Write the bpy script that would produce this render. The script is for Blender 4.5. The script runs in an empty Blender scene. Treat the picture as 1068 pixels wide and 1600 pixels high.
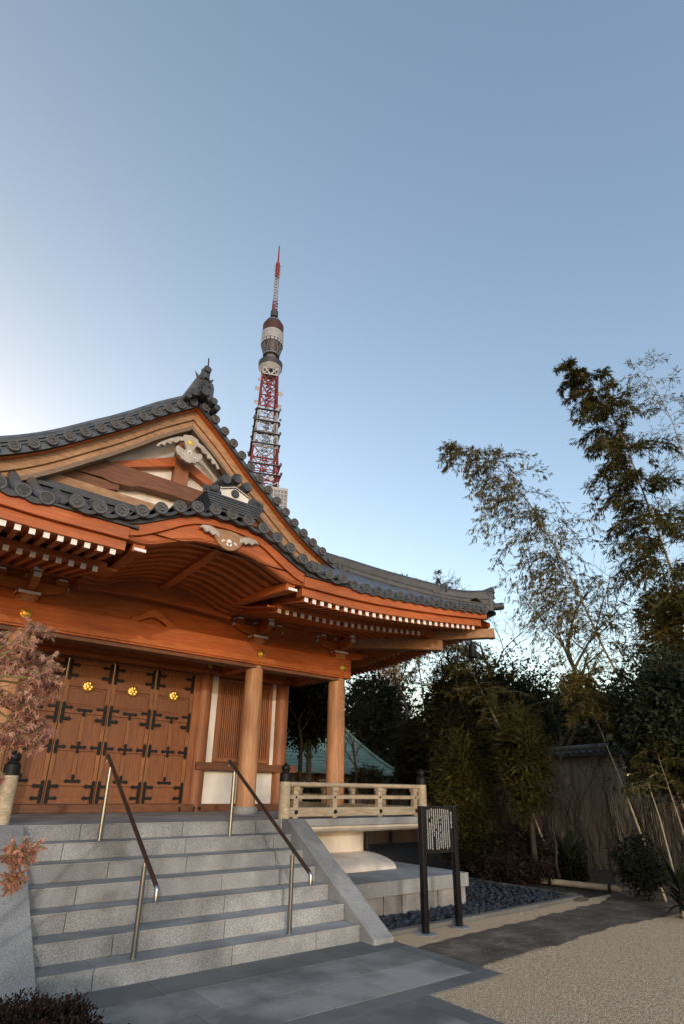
import bpy, math, random
import numpy as np
from mathutils import Vector, Matrix
random.seed(7)
RNG = np.random.default_rng(11)
SC = bpy.context.scene
COL = SC.collection
PI = math.pi

# ------------------------------------------------------------------ camera
YAW, PITCH, ROLL, FPX, PX0, PY0 = 0.66009538, 0.37534866, 0.01378251, 872.2247, 533.8846, 891.0108
_f = Vector((math.sin(YAW)*math.cos(PITCH), math.cos(YAW)*math.cos(PITCH), math.sin(PITCH)))
_r = Vector((math.cos(YAW), -math.sin(YAW), 0)); _u = _r.cross(_f)
CR = _r*math.cos(ROLL)+_u*math.sin(ROLL); CU = _u*math.cos(ROLL)-_r*math.sin(ROLL); CF = _f
CAM = Vector((0, 0, 1.55))
cd = bpy.data.cameras.new("camera"); cam = bpy.data.objects.new("camera", cd); COL.objects.link(cam)
cam.matrix_world = Matrix(((CR.x, CU.x, -CF.x, CAM.x), (CR.y, CU.y, -CF.y, CAM.y), (CR.z, CU.z, -CF.z, CAM.z), (0, 0, 0, 1)))
cd.sensor_fit = 'VERTICAL'; cd.sensor_height = 36; cd.sensor_width = 24
cd.lens = FPX/1600*36; cd.shift_y = (PY0-800)/1600; cd.shift_x = (534-PX0)/1600
cd.clip_start = .05; cd.clip_end = 3000
SC.camera = cam

# ------------------------------------------------------------------ sky, flash stand-in lamp, exposure
FLASH_EL, FLASH_TRAVEL_AZ = math.radians(11), math.radians(24)
w = bpy.data.worlds.new("World"); SC.world = w; w.use_nodes = True
nt = w.node_tree
bg = nt.nodes['Background']
def sky_tex(el, az, dust, air, ozone):
    k = nt.nodes.new('ShaderNodeTexSky'); k.sky_type = 'NISHITA'; k.sun_disc = False
    k.sun_elevation = el; k.sun_rotation = az; k.altitude = 20
    k.air_density = air; k.dust_density = dust; k.ozone_density = ozone
    return k
sky = sky_tex(FLASH_EL, PI+FLASH_TRAVEL_AZ, 1.0, 1.4, 2.0)          # aligned with the flash stand-in lamp, behind the camera
dusk = sky_tex(math.radians(6), math.radians(-15), 4.0, 1.0, 1.0)    # the bright evening glow low behind the temple
def tint(k, c):                  # air colour of this evening
    m = nt.nodes.new('ShaderNodeMix'); m.data_type = 'RGBA'; m.blend_type = 'MULTIPLY'; m.inputs[0].default_value = 1
    nt.links.new(k.outputs[0], m.inputs[6]); m.inputs[7].default_value = (*c, 1); return m.outputs[2]
nt.links.new(tint(sky, (1.17, 1.10, 1.20)), bg.inputs[0]); bg.inputs[1].default_value = 0.098
bg2 = nt.nodes.new('ShaderNodeBackground'); nt.links.new(tint(dusk, (1.0, .85, .50)), bg2.inputs[0]); bg2.inputs[1].default_value = 0.071
addw = nt.nodes.new('ShaderNodeAddShader'); nt.links.new(bg.outputs[0], addw.inputs[0]); nt.links.new(bg2.outputs[0], addw.inputs[1])
nt.links.new(addw.outputs[0], nt.nodes['World Output'].inputs[0])
sd = bpy.data.lights.new("flash_sun", 'SUN'); sd.energy = 0.37; sd.angle = math.radians(.6); sd.color = (1, .94, .87)  # parallel-ray lamp added to stand in for the camera flash
so = bpy.data.objects.new("flash_sun", sd); COL.objects.link(so)
_d = Vector((math.sin(FLASH_TRAVEL_AZ)*math.cos(FLASH_EL), math.cos(FLASH_TRAVEL_AZ)*math.cos(FLASH_EL), -math.sin(FLASH_EL)))
so.rotation_euler = _d.to_track_quat('-Z', 'Y').to_euler(); so.location = (-5, -20, 12)
SC.view_settings.view_transform = 'Standard'; SC.view_settings.look = 'None'
SC.view_settings.exposure = 1.25; SC.view_settings.gamma = 1
SC.cycles.max_bounces = 6; SC.cycles.transparent_max_bounces = 8

# ------------------------------------------------------------------ picture ray helper
def ray(x, y):
    return CF + CR*((x-PX0)/FPX) - CU*((y-PY0)/FPX)
def at(x, y, D):
    d = ray(x, y); return CAM + d*(D/math.hypot(d.x, d.y))
def ony(x, y, Y):
    d = ray(x, y); return CAM + d*((Y-CAM.y)/d.y)
def onz(x, y, z):
    d = ray(x, y); return CAM + d*((z-CAM.z)/d.z)

# ------------------------------------------------------------------ materials
def mat(name, c1, c2=None, rough=.7, scale=3.0, stretch=(1, 1, 1), detail=6, bump=0.0, bscale=40, metal=0, island=0.0, spec=.5, c3=None, p=(.35, .65), trans=0):
    m = bpy.data.materials.new(name); m.use_nodes = True
    n = m.node_tree.nodes; l = m.node_tree.links; b = n['Principled BSDF']
    b.inputs['Roughness'].default_value = rough; b.inputs['Metallic'].default_value = metal
    b.inputs['Specular IOR Level'].default_value = spec
    if c2 is None:
        c2 = tuple(x*.8 for x in c1)
    tc = n.new('ShaderNodeTexCoord'); mp = n.new('ShaderNodeMapping'); mp.inputs['Scale'].default_value = stretch
    l.new(tc.outputs['Object'], mp.inputs[0])
    nz = n.new('ShaderNodeTexNoise'); nz.inputs['Scale'].default_value = scale; nz.inputs['Detail'].default_value = detail
    nz.inputs['Roughness'].default_value = .6
    l.new(mp.outputs[0], nz.inputs['Vector'])
    cr = n.new('ShaderNodeValToRGB'); e = cr.color_ramp.elements
    e[0].position = p[0]; e[0].color = (*c1, 1); e[1].position = p[1]; e[1].color = (*c2, 1)
    if c3:
        k = e.new((p[0]+p[1])/2); k.color = (*c3, 1)
    l.new(nz.outputs[0], cr.inputs[0])
    out = cr.outputs[0]
    if island:
        g = n.new('ShaderNodeNewGeometry'); hs = n.new('ShaderNodeHueSaturation')
        mr = n.new('ShaderNodeMapRange'); mr.inputs[3].default_value = 1-island; mr.inputs[4].default_value = 1+island
        l.new(g.outputs['Random Per Island'], mr.inputs[0]); l.new(mr.outputs[0], hs.inputs['Value'])
        mr2 = n.new('ShaderNodeMapRange'); mr2.inputs[3].default_value = .5-island*.05; mr2.inputs[4].default_value = .5+island*.05
        l.new(g.outputs['Random Per Island'], mr2.inputs[0]); l.new(mr2.outputs[0], hs.inputs['Hue'])
        l.new(out, hs.inputs['Color']); out = hs.outputs[0]
    l.new(out, b.inputs['Base Color'])
    if bump:
        n2 = n.new('ShaderNodeTexNoise'); n2.inputs['Scale'].default_value = bscale; n2.inputs['Detail'].default_value = 5
        l.new(mp.outputs[0], n2.inputs['Vector'])
        bp = n.new('ShaderNodeBump'); bp.inputs['Strength'].default_value = bump; bp.inputs['Distance'].default_value = .02
        l.new(n2.outputs[0], bp.inputs['Height']); l.new(bp.outputs[0], b.inputs['Normal'])
    if trans:
        b.inputs['Transmission Weight'].default_value = 0
        tr = n.new('ShaderNodeBsdfTranslucent'); mx = n.new('ShaderNodeMixShader'); mx.inputs[0].default_value = trans
        l.new(out, tr.inputs[0]); l.new(b.outputs[0], mx.inputs[1]); l.new(tr.outputs[0], mx.inputs[2])
        l.new(mx.outputs[0], n['Material Output'].inputs[0])
    return m

def grain(m, stretch, amt=.19, scale=9):
    """fine growth rings and the odd darker streak along the timber"""
    n = m.node_tree.nodes; l = m.node_tree.links; b = n['Principled BSDF']
    src = b.inputs['Base Color'].links[0].from_socket
    tc = n.new('ShaderNodeTexCoord'); mp = n.new('ShaderNodeMapping'); mp.inputs['Scale'].default_value = stretch; l.new(tc.outputs['Object'], mp.inputs[0])
    nz = n.new('ShaderNodeTexNoise'); nz.inputs['Scale'].default_value = scale; nz.inputs['Detail'].default_value = 7; nz.inputs['Distortion'].default_value = .6
    l.new(mp.outputs[0], nz.inputs['Vector'])
    mr = n.new('ShaderNodeMapRange'); mr.inputs[1].default_value = .3; mr.inputs[2].default_value = .7; mr.inputs[3].default_value = 1-amt*1.3; mr.inputs[4].default_value = 1+amt
    l.new(nz.outputs[0], mr.inputs[0])
    n2 = n.new('ShaderNodeTexNoise'); n2.inputs['Scale'].default_value = .9; n2.inputs['Detail'].default_value = 4; l.new(tc.outputs['Object'], n2.inputs['Vector'])
    m2 = n.new('ShaderNodeMapRange'); m2.inputs[1].default_value = .35; m2.inputs[2].default_value = .65; m2.inputs[3].default_value = .80; m2.inputs[4].default_value = 1.12
    l.new(n2.outputs[0], m2.inputs[0])
    mu = n.new('ShaderNodeMath'); mu.operation = 'MULTIPLY'; l.new(mr.outputs[0], mu.inputs[0]); l.new(m2.outputs[0], mu.inputs[1])
    hs = n.new('ShaderNodeHueSaturation'); l.new(src, hs.inputs['Color']); l.new(mu.outputs[0], hs.inputs['Value'])
    l.new(hs.outputs[0], b.inputs['Base Color'])
    return m

def speckle(m, dark=.45, light=1.25, scale=260):
    """salt and pepper grain of granite"""
    n = m.node_tree.nodes; l = m.node_tree.links; b = n['Principled BSDF']
    src = b.inputs['Base Color'].links[0].from_socket
    tc = n.new('ShaderNodeTexCoord'); nz = n.new('ShaderNodeTexNoise'); nz.inputs['Scale'].default_value = scale; nz.inputs['Detail'].default_value = 2
    l.new(tc.outputs['Object'], nz.inputs['Vector'])
    mr = n.new('ShaderNodeMapRange'); mr.inputs[1].default_value = .3; mr.inputs[2].default_value = .7
    mr.inputs[3].default_value = dark; mr.inputs[4].default_value = light
    l.new(nz.outputs[0], mr.inputs[0])
    hs = n.new('ShaderNodeHueSaturation'); l.new(src, hs.inputs['Color']); l.new(mr.outputs[0], hs.inputs['Value'])
    l.new(hs.outputs[0], b.inputs['Base Color'])
    return m

M = {}
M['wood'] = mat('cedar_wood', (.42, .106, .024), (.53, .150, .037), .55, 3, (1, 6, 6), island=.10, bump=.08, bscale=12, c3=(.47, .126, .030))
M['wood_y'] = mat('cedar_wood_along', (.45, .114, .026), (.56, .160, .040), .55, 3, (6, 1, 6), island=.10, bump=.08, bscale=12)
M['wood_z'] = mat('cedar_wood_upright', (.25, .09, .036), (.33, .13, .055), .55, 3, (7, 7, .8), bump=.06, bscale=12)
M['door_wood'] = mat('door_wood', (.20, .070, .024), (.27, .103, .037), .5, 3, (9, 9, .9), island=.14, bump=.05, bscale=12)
M['pillar'] = mat('pillar_wood', (.36, .17, .08), (.50, .27, .14), .6, 2.5, (6, 6, .7), bump=.05, bscale=10, c3=(.43, .215, .105))
M['pale'] = mat('weathered_pale_wood', (.31, .165, .082), (.44, .26, .145), .65, 3, (2, 5, 5), bump=.08, bscale=12)
M['grey_wood'] = mat('grey_weathered_carving', (.34, .30, .265), (.48, .44, .40), .8, 8, bump=.15, bscale=20)
M['weathered'] = mat('weathered_brown_moulding', (.17, .12, .085), (.25, .19, .14), .8, 8, (1, 6, 6), bump=.15, bscale=20)
M['rail_wood'] = mat('bare_rail_wood', (.32, .255, .175), (.46, .375, .265), .65, 4, (2, 8, 8), island=.10, bump=.06, bscale=12)
M['brown'] = mat('dark_brown_wood', (.13, .05, .022), (.19, .075, .034), .6, 4, (1, 6, 6), bump=.06)
M['white'] = mat('white_plaster', (.74, .72, .69), (.80, .78, .75), .85, 2, bump=.04, bscale=30)
M['white_paint'] = mat('white_end_paint', (.78, .77, .76), (.84, .83, .82), .6, 10)
M['cream'] = mat('cream_plaster', (.60, .54, .46), (.68, .62, .54), .85, 1.5, bump=.04, bscale=25)
M['tile'] = mat('grey_roof_tile', (.050, .060, .076), (.095, .108, .13), .34, 5, bump=.12, bscale=30, island=.25)
M['tile_dark'] = mat('dark_roof_tile', (.030, .034, .042), (.058, .064, .075), .55, 6, bump=.1, bscale=25, island=.2)
M['tile_face'] = mat('tile_end_face', (.07, .072, .08), (.12, .122, .13), .6, 60, bump=.5, bscale=45, island=.15)
M['gold'] = mat('gold_leaf', (.70, .44, .09), (.82, .56, .16), .42, 8, metal=1)
M['iron'] = mat('black_iron', (.006, .006, .007), (.011, .011, .012), .5, 20, spec=.25)
M['steel'] = mat('stainless_steel', (.30, .30, .30), (.37, .37, .37), .28, 20, (1, 1, .1), metal=1)
M['rail_brown'] = mat('dark_handrail', (.035, .022, .016), (.05, .032, .024), .3, 10)
M['granite'] = speckle(mat('grey_granite', (.22, .228, .235), (.345, .354, .362), .75, 1.4, detail=9, island=.09, bump=.12, bscale=120), .55, 1.3, 130)
M['granite_dark'] = speckle(mat('flamed_granite', (.25, .25, .25), (.35, .35, .348), .8, 1.8, detail=8, bump=.1, bscale=120), .7, 1.2, 140)
M['granite_rough'] = speckle(mat('split_granite', (.24, .235, .23), (.36, .35, .345), .85, 4, detail=8, island=.12, bump=.7, bscale=18))
M['paving'] = speckle(mat('slate_paving', (.15, .146, .14), (.30, .29, .275), .9, 1.3, detail=9, spec=.25, island=.22, bump=.08, bscale=90, p=(.38, .6)), .8, 1.15, 180)
M['paving_edge'] = speckle(mat('slate_border', (.125, .122, .118), (.18, .175, .168), .88, 1.4, spec=.25, detail=8, island=.12, bump=.08, bscale=90), .8, 1.15, 180)
M['mortar'] = mat('pale_mortar', (.22, .21, .19), (.32, .30, .27), .95, 6)
M['gravel'] = mat('pale_gravel', (.46, .33, .205), (.66, .495, .33), .95, 160, detail=3, bump=.8, bscale=90, p=(.3, .62))
M['pebble'] = mat('gravel_pebble', (.50, .365, .235), (.63, .48, .33), .95, 30, island=.22)
M['cobble'] = mat('dark_cobble', (.018, .024, .033), (.046, .056, .070), .85, 14, spec=.2, island=.45, bump=.2, bscale=30)
M['path'] = mat('dark_path_stone', (.085, .068, .052), (.20, .165, .13), .95, 2.2, detail=9, bump=.6, bscale=14, c3=(.12, .098, .077), spec=.15)
M['soil'] = mat('garden_soil', (.022, .017, .012), (.06, .045, .032), .95, 3, detail=9, bump=.8, bscale=20)
M['far_ground'] = mat('far_ground', (.03, .028, .02), (.06, .055, .04), .95, .2)
M['black_paint'] = mat('black_gloss_paint', (.007, .006, .008), (.011, .010, .012), .28, 10, spec=.35)
M['lettering'] = mat('white_lettering', (.38, .38, .37), (.46, .46, .45), .6, 30)
M['copper'] = mat('green_copper', (.12, .185, .145), (.19, .275, .22), .6, 1.5, (1, 1, 4), bump=.1, bscale=10, island=.12)
M['fence'] = mat('brushwood_fence', (.24, .20, .158), (.37, .315, .255), .9, 1.2, (5, 5, .7), bump=.2, bscale=6, c3=(.30, .255, .205), island=.14)
M['boards'] = mat('fence_boards', (.14, .10, .07), (.24, .18, .13), .85, 2, (10, 10, .8), bump=.2, island=.2)
M['red'] = mat('tower_orange', (.165, .013, .013), (.205, .017, .015), .6, .2)
M['twhite'] = mat('tower_white', (.29, .32, .37), (.35, .38, .43), .6, .2)
M['tgrey'] = mat('tower_grey', (.10, .115, .135), (.16, .175, .2), .45, .2)
M['tdark'] = mat('tower_dark', (.02, .022, .028), (.04, .042, .05), .5, .2)
M['tmaroon'] = mat('tower_maroon', (.05, .017, .016), (.07, .022, .021), .6, .2)
M['bark'] = mat('dark_bark', (.022, .017, .013), (.055, .044, .035), .9, 6, (4, 4, 1), bump=.5, bscale=20)
M['culm'] = mat('bamboo_culm', (.13, .10, .05), (.26, .20, .10), .45, 4, (1, 1, 3))
M['culm_pale'] = mat('pale_bamboo', (.25, .20, .135), (.36, .295, .205), .5, 4, (1, 1, 3))
M['bamboo_leaf'] = mat('bamboo_leaves', (.070, .055, .013), (.145, .112, .026), .7, 1.2, island=.45, trans=.45, spec=.2)
M['bamboo_dark'] = mat('bamboo_leaves_dark', (.040, .038, .011), (.088, .075, .020), .75, 1.2, island=.45, trans=.3, spec=.15)
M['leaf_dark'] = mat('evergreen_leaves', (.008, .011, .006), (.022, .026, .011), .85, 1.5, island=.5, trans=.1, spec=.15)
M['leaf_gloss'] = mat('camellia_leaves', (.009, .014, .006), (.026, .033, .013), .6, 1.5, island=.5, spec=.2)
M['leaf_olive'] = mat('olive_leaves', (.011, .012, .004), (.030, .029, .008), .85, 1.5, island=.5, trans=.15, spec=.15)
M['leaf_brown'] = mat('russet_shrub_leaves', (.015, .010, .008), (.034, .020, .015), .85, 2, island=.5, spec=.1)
M['leaf_maple'] = mat('dry_maple_leaves', (.42, .20, .145), (.58, .33, .26), .75, 6, island=.35, trans=.3, spec=.2)
M['leaf_maple2'] = mat('dry_maple_leaves_red', (.42, .19, .14), (.60, .32, .25), .75, 6, island=.35, trans=.3, spec=.2)
M['twig_green'] = mat('maple_twig', (.16, .14, .05), (.24, .2, .08), .6, 8)
M['building_far'] = mat('far_cladding', (.42, .40, .40), (.5, .48, .48), .7, .1)
M['window_far'] = mat('far_window', (.16, .18, .21), (.22, .25, .28), .2, .1)
M['interior'] = mat('dim_plaster', (.2, .17, .14), (.25, .21, .18), .9, 2)

for k_, st_ in (('wood', (.35, 9, 9)), ('wood_y', (9, .35, 9)), ('wood_z', (9, 9, .3)), ('door_wood', (10, 10, .35)), ('pillar', (6, 6, .25)), ('pale', (.5, 6, 9)), ('rail_wood', (.4, 9, 9)), ('brown', (.4, 9, 9))):
    grain(M[k_], st_)
for k_ in ('cream', 'white', 'granite', 'granite_dark', 'granite_rough'):
    grain(M[k_], (1, 1, .35), .17, 2.4)

# ------------------------------------------------------------------ mesh helpers
ORG = {}
class MB:
    def __init__(s): s.v = []; s.f = []
    def add(s, vs, fs):
        b = len(s.v); s.v += [tuple(p) for p in vs]; s.f += [tuple(i+b for i in f) for f in fs]; return s
    def box(s, x0, x1, y0, y1, z0, z1):
        return s.add([(x0, y0, z0), (x1, y0, z0), (x1, y1, z0), (x0, y1, z0), (x0, y0, z1), (x1, y0, z1), (x1, y1, z1), (x0, y1, z1)],
                     [(0, 3, 2, 1), (4, 5, 6, 7), (0, 1, 5, 4), (1, 2, 6, 5), (2, 3, 7, 6), (3, 0, 4, 7)])
    def beam(s, a, b, wd, h, up=(0, 0, 1)):
        a = Vector(a); b = Vector(b); d = (b-a).normalized(); u = Vector(up)
        x = d.cross(u).normalized(); y = x.cross(d).normalized()
        vs = []
        for p in (a, b):
            for i, j in ((-1, -1), (1, -1), (1, 1), (-1, 1)):
                vs.append(p+x*(i*wd/2)+y*(j*h/2))
        return s.add(vs, [(0, 1, 2, 3), (7, 6, 5, 4), (0, 4, 5, 1), (1, 5, 6, 2), (2, 6, 7, 3), (3, 7, 4, 0)])
    def tube(s, pts, rad, n=8, cap=True):
        pts = [Vector(p) for p in pts]
        if not hasattr(rad, '__len__'): rad = [rad]*len(pts)
        b = len(s.v); k = len(pts); prev = None
        for i, p in enumerate(pts):
            d = (pts[min(i+1, k-1)]-pts[max(i-1, 0)]).normalized()
            if prev is None:
                x = d.cross(Vector((0, 0, 1)) if abs(d.z) < .9 else Vector((1, 0, 0))).normalized()
            else:
                x = (prev-d*prev.dot(d)).normalized()
            prev = x; y = d.cross(x)
            for j in range(n):
                a = 2*PI*j/n; s.v.append(tuple(p+(x*math.cos(a)+y*math.sin(a))*rad[i]))
        for i in range(k-1):
            for j in range(n):
                s.f.append((b+i*n+j, b+i*n+(j+1) % n, b+(i+1)*n+(j+1) % n, b+(i+1)*n+j))
        if cap:
            s.f.append(tuple(b+j for j in range(n))[::-1]); s.f.append(tuple(b+(k-1)*n+j for j in range(n)))
        return s
    def lathe(s, prof, o=(0, 0, 0), n=20, axis='z'):
        b = len(s.v); k = len(prof)
        for r, z in prof:
            for j in range(n):
                a = 2*PI*j/n; c, q = r*math.cos(a), r*math.sin(a)
                p = (o[0]+c, o[1]+q, o[2]+z) if axis == 'z' else ((o[0]+c, o[1]+z, o[2]+q) if axis == 'y' else (o[0]+z, o[1]+c, o[2]+q))
                s.v.append(p)
        for i in range(k-1):
            for j in range(n):
                s.f.append((b+i*n+j, b+i*n+(j+1) % n, b+(i+1)*n+(j+1) % n, b+(i+1)*n+j))
        s.f.append(tuple(b+j for j in range(n))[::-1]); s.f.append(tuple(b+(k-1)*n+j for j in range(n)))
        return s
    def prism(s, poly, plane, a0, a1):
        """closed 2-D outline extruded from a0 to a1; plane 'xz' (along y), 'yz' (along x), 'xy' (along z)"""
        def P(p, a):
            return (p[0], a, p[1]) if plane == 'xz' else ((a, p[0], p[1]) if plane == 'yz' else (p[0], p[1], a))
        n = len(poly); vs = [P(p, a0) for p in poly]+[P(p, a1) for p in poly]
        return s.add(vs, [tuple(range(n))[::-1], tuple(range(n, 2*n))]+[(i, (i+1) % n, n+(i+1) % n, n+i) for i in range(n)])
    def band(s, top, bot, y0, y1):
        """strip between two polylines (x,z) of equal length, extruded along y"""
        n = len(top); vs = []
        for y in (y0, y1):
            vs += [(x, y, z) for x, z in top]+[(x, y, z) for x, z in bot]
        fs = []
        for i in range(n-1):
            fs += [(i, n+i, n+i+1, i+1), (2*n+i, 2*n+i+1, 3*n+i+1, 3*n+i), (i, i+1, 2*n+i+1, 2*n+i), (n+i, 3*n+i, 3*n+i+1, n+i+1)]
        fs += [(0, 2*n, 3*n, n), (n-1, 2*n-1, 4*n-1, 3*n-1)]
        return s.add(vs, fs)
    def grid(s, P):
        """P[i][j] points"""
        a, b = len(P), len(P[0]); o = len(s.v)
        for r in P: s.v += [tuple(p) for p in r]
        for i in range(a-1):
            for j in range(b-1):
                s.f.append((o+i*b+j, o+(i+1)*b+j, o+(i+1)*b+j+1, o+i*b+j+1))
        return s
    def ico(s, c, r, sq=(1, 1, 1), jit=0.0):
        t = (1+5**.5)/2; vs = []
        for p in ((-1, t, 0), (1, t, 0), (-1, -t, 0), (1, -t, 0), (0, -1, t), (0, 1, t), (0, -1, -t), (0, 1, -t), (t, 0, -1), (t, 0, 1), (-t, 0, -1), (-t, 0, 1)):
            q = Vector(p).normalized()*r*(1+random.uniform(-jit, jit)); vs.append((c[0]+q.x*sq[0], c[1]+q.y*sq[1], c[2]+q.z*sq[2]))
        return s.add(vs, [(0, 11, 5), (0, 5, 1), (0, 1, 7), (0, 7, 10), (0, 10, 11), (1, 5, 9), (5, 11, 4), (11, 10, 2), (10, 7, 6), (7, 1, 8),
                          (3, 9, 4), (3, 4, 2), (3, 2, 6), (3, 6, 8), (3, 8, 9), (4, 9, 5), (2, 4, 11), (6, 2, 10), (8, 6, 7), (9, 8, 1)])
    def build(s, name, m, parent=None, smooth=False, bev=0, loc=None):
        me = bpy.data.meshes.new(name); o = bpy.data.objects.new(name, me); COL.objects.link(o)
        base = ORG.get(parent.name, Vector((0, 0, 0))) if parent else Vector((0, 0, 0))
        me.from_pydata([(p[0]-base.x, p[1]-base.y, p[2]-base.z) for p in s.v], [], s.f)
        me.materials.append(m); me.validate()
        import bmesh
        bm = bmesh.new(); bm.from_mesh(me); bmesh.ops.recalc_face_normals(bm, faces=bm.faces); bm.to_mesh(me); bm.free()
        if smooth:
            me.polygons.foreach_set('use_smooth', [True]*len(me.polygons))
            try: me.set_sharp_from_angle(angle=math.radians(40))
            except Exception: pass
        if parent: o.parent = parent
        ORG[o.name] = base
        if bev:
            b = o.modifiers.new('bevel', 'BEVEL'); b.width = bev; b.segments = 2; b.limit_method = 'ANGLE'; b.angle_limit = math.radians(40)
        return o
def tag(o, label=None, cat=None, group=None, kind=None):
    for k, v in (('label', label), ('category', cat), ('group', group), ('kind', kind)):
        if v: o[k] = v
    return o
def thing(name, label, cat, loc=(0, 0, 0), group=None):
    o = bpy.data.objects.new(name, None); COL.objects.link(o); o.location = loc; o.empty_display_size = .2
    ORG[o.name] = Vector(loc); return tag(o, label, cat, group)
def dup(o, parent, off):
    c = o.copy(); COL.objects.link(c); c.parent = parent; c.location = Vector(o.location)+Vector(off)
    ORG[c.name] = ORG.get(o.name, Vector())
    for ch in list(o.children): dup(ch, c, (0, 0, 0))
    return c
def interp(tab, x):
    return float(np.interp(x, [a for a, _ in tab], [b for _, b in tab]))
def quads_obj(name, V, m, parent=None, nper=4):
    """V: (N, nper, 3) world points, one polygon each"""
    base = ORG.get(parent.name, Vector()) if parent else Vector()
    V = np.asarray(V, dtype=np.float32).reshape(-1, nper, 3)-np.array(base, dtype=np.float32)
    n = len(V); me = bpy.data.meshes.new(name)
    me.vertices.add(n*nper); me.vertices.foreach_set('co', V.ravel())
    me.loops.add(n*nper); me.loops.foreach_set('vertex_index', np.arange(n*nper, dtype=np.int32))
    me.polygons.add(n); me.polygons.foreach_set('loop_start', np.arange(0, n*nper, nper, dtype=np.int32))
    me.polygons.foreach_set('loop_total', np.full(n, nper, dtype=np.int32))
    me.update(calc_edges=True); me.materials.append(m)
    o = bpy.data.objects.new(name, me); COL.objects.link(o)
    if parent: o.parent = parent
    ORG[o.name] = base
    return o
def unit(a):
    return a/np.maximum(np.linalg.norm(a, axis=1, keepdims=True), 1e-9)
def leaves(C, D, L, W, rng=RNG):
    """leaf blades: base C, direction D, length L, width W -> (N,4,3)"""
    n = len(C); D = unit(D); R = unit(np.cross(D, rng.normal(size=(n, 3))))
    L = np.broadcast_to(np.asarray(L), (n,))[:, None]; W = np.broadcast_to(np.asarray(W), (n,))[:, None]
    return np.stack([C, C+D*L*.45+R*W*.5, C+D*L, C+D*L*.45-R*W*.5], axis=1)

# ================================================================== temple hall
XC, PZ, YE = 3.05, 1.157, 6.6
T = thing('temple_hall', 'orange timber temple hall with grey tiled curved roof behind stone steps', 'temple', (XC, 10.3, 0))
def lift(X):
    return .27*max(0, (abs(X-XC)-2.2)/3.05)**1.4
PROF = [(0, 8.13), (.15, 8.0), (.3, 7.9), (.57, 7.67), (.9, 7.38), (1.04, 7.2), (1.39, 6.95), (1.6, 6.77), (1.85, 6.56), (2.0, 6.43), (2.29, 6.22), (2.58, 6.04), (2.8, 5.92), (3.1, 5.79), (3.6, 5.56), (4.2, 5.27), (5, 4.93), (5.75, 4.64), (6.2, 4.5)]
def prof(u):
    u = abs(u); k = min(.28, u*.9)
    return sum(interp(PROF, u+d*k) for d in (-1, -.6, -.2, .2, .6, 1))/6
def zF(s): return 4.63+.5*s+.045*s*s
KTOP = [(0, 5.10), (.2, 5.095), (.4, 5.07), (.65, 5.0), (.9, 4.905), (1.1, 4.80), (1.3, 4.71), (1.55, 4.645), (1.85, 4.62), (2.2, 4.62), (9, 4.62)]   # disc centres of the curved gable
def ktop(u): return interp(KTOP, abs(u))
UE = 2.1

# --- pillars, bases, gold bosses
for X in (-.75, 1.15, 5.05, 6.95):
    mb = MB().lathe([(.165, PZ+.09), (.166, 2.2), (.160, 3.2), (.155, 4.16)], (X, 9.08, 0), 28)
    p = mb.build('pillar', M['pillar'], T, True)
    MB().lathe([(.20, PZ), (.215, PZ+.02), (.215, PZ+.08), (.19, PZ+.115)], (X, 9.08, 0), 28).build('stone_base', M['granite'], p, True)
# --- porch beam with bosses
def boss(X, Y, z, r, parent):
    mb = MB().lathe([(r, 0), (r*.95, -.012), (r*.7, -.016), (r*.6, -.03), (r*.3, -.036), (.001, -.04)], (X, Y, z), 20, 'y')
    for k in range(8):
        a = k*PI/4; mb.ico((X+math.cos(a)*r*.68, Y-.015, z+math.sin(a)*r*.68), r*.22)
    return mb.build('gold_boss', M['gold'], parent, True)
mb = MB().box(-3.2, 7.16, 8.885, 9.26, 3.66, 4.05).box(-3.2, 7.13, 8.86, 8.886, 3.69, 3.80)
pb = mb.build('porch_beam', M['wood'], T, bev=.015)
for X in (1.15, 5.05, 6.93): boss(X, 8.862, 3.86, .075, pb)
MB().box(-3.2, 7.0, 8.93, 9.2, 3.60, 3.657).build('beam_soffit_strip', M['brown'], T)
# tie beams back to the wall
for X in (5.05, 6.75):
    MB().box(X-.09, X+.09, 9.26, 10.3, 3.66, 3.98).build('tie_beam', M['wood_y'], T, bev=.01)

# --- frieze above the beam, purlin, rainbow beam, struts
MB().box(-3.2, 6.9, 9.10, 9.16, 4.05, 5.3).build('frieze_board', M['wood'], T)
MB().box(-3.2, 7.9, 8.92, 9.10, 4.52, 4.70).build('purlin', M['wood'], T, bev=.012)
mb = MB()
rt = [(XC+u, 4.66+.06*(1-(u/1.3)**2)) for u in np.linspace(-1.3, 1.3, 15)]; rb = [(XC+u, 4.36+.07*(1-(u/1.3)**2)) for u in np.linspace(-1.3, 1.3, 15)]
mb.band(rt, rb, 8.80, 8.92)
rb_ = mb.build('rainbow_beam', M['wood'], T, bev=.012)
for s in (-1, 1):       # carved scrolls at the beam ends
    pts = []
    for k in range(26):
        a = k*.42; r = .13*(1-k/30); pts.append((XC+s*(1.02-.0*k)-s*r*math.cos(a)*1.4, 8.795, 4.53+r*math.sin(a)*.7))
    MB().tube(pts, .008, 5).build('scroll_carving', M['brown'], rb_, True)
fl = [(-.42, 4.06), (-.36, 4.14), (-.22, 4.20), (-.12, 4.30), (0, 4.35), (.12, 4.30), (.22, 4.20), (.36, 4.14), (.42, 4.06), (.25, 4.08), (.12, 4.16), (0, 4.2), (-.12, 4.16), (-.25, 4.08)]
MB().prism([(XC+a, b) for a, b in fl], 'xz', 9.0, 9.09).build('frog_leg_strut', M['wood'], T, bev=.01)

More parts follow.
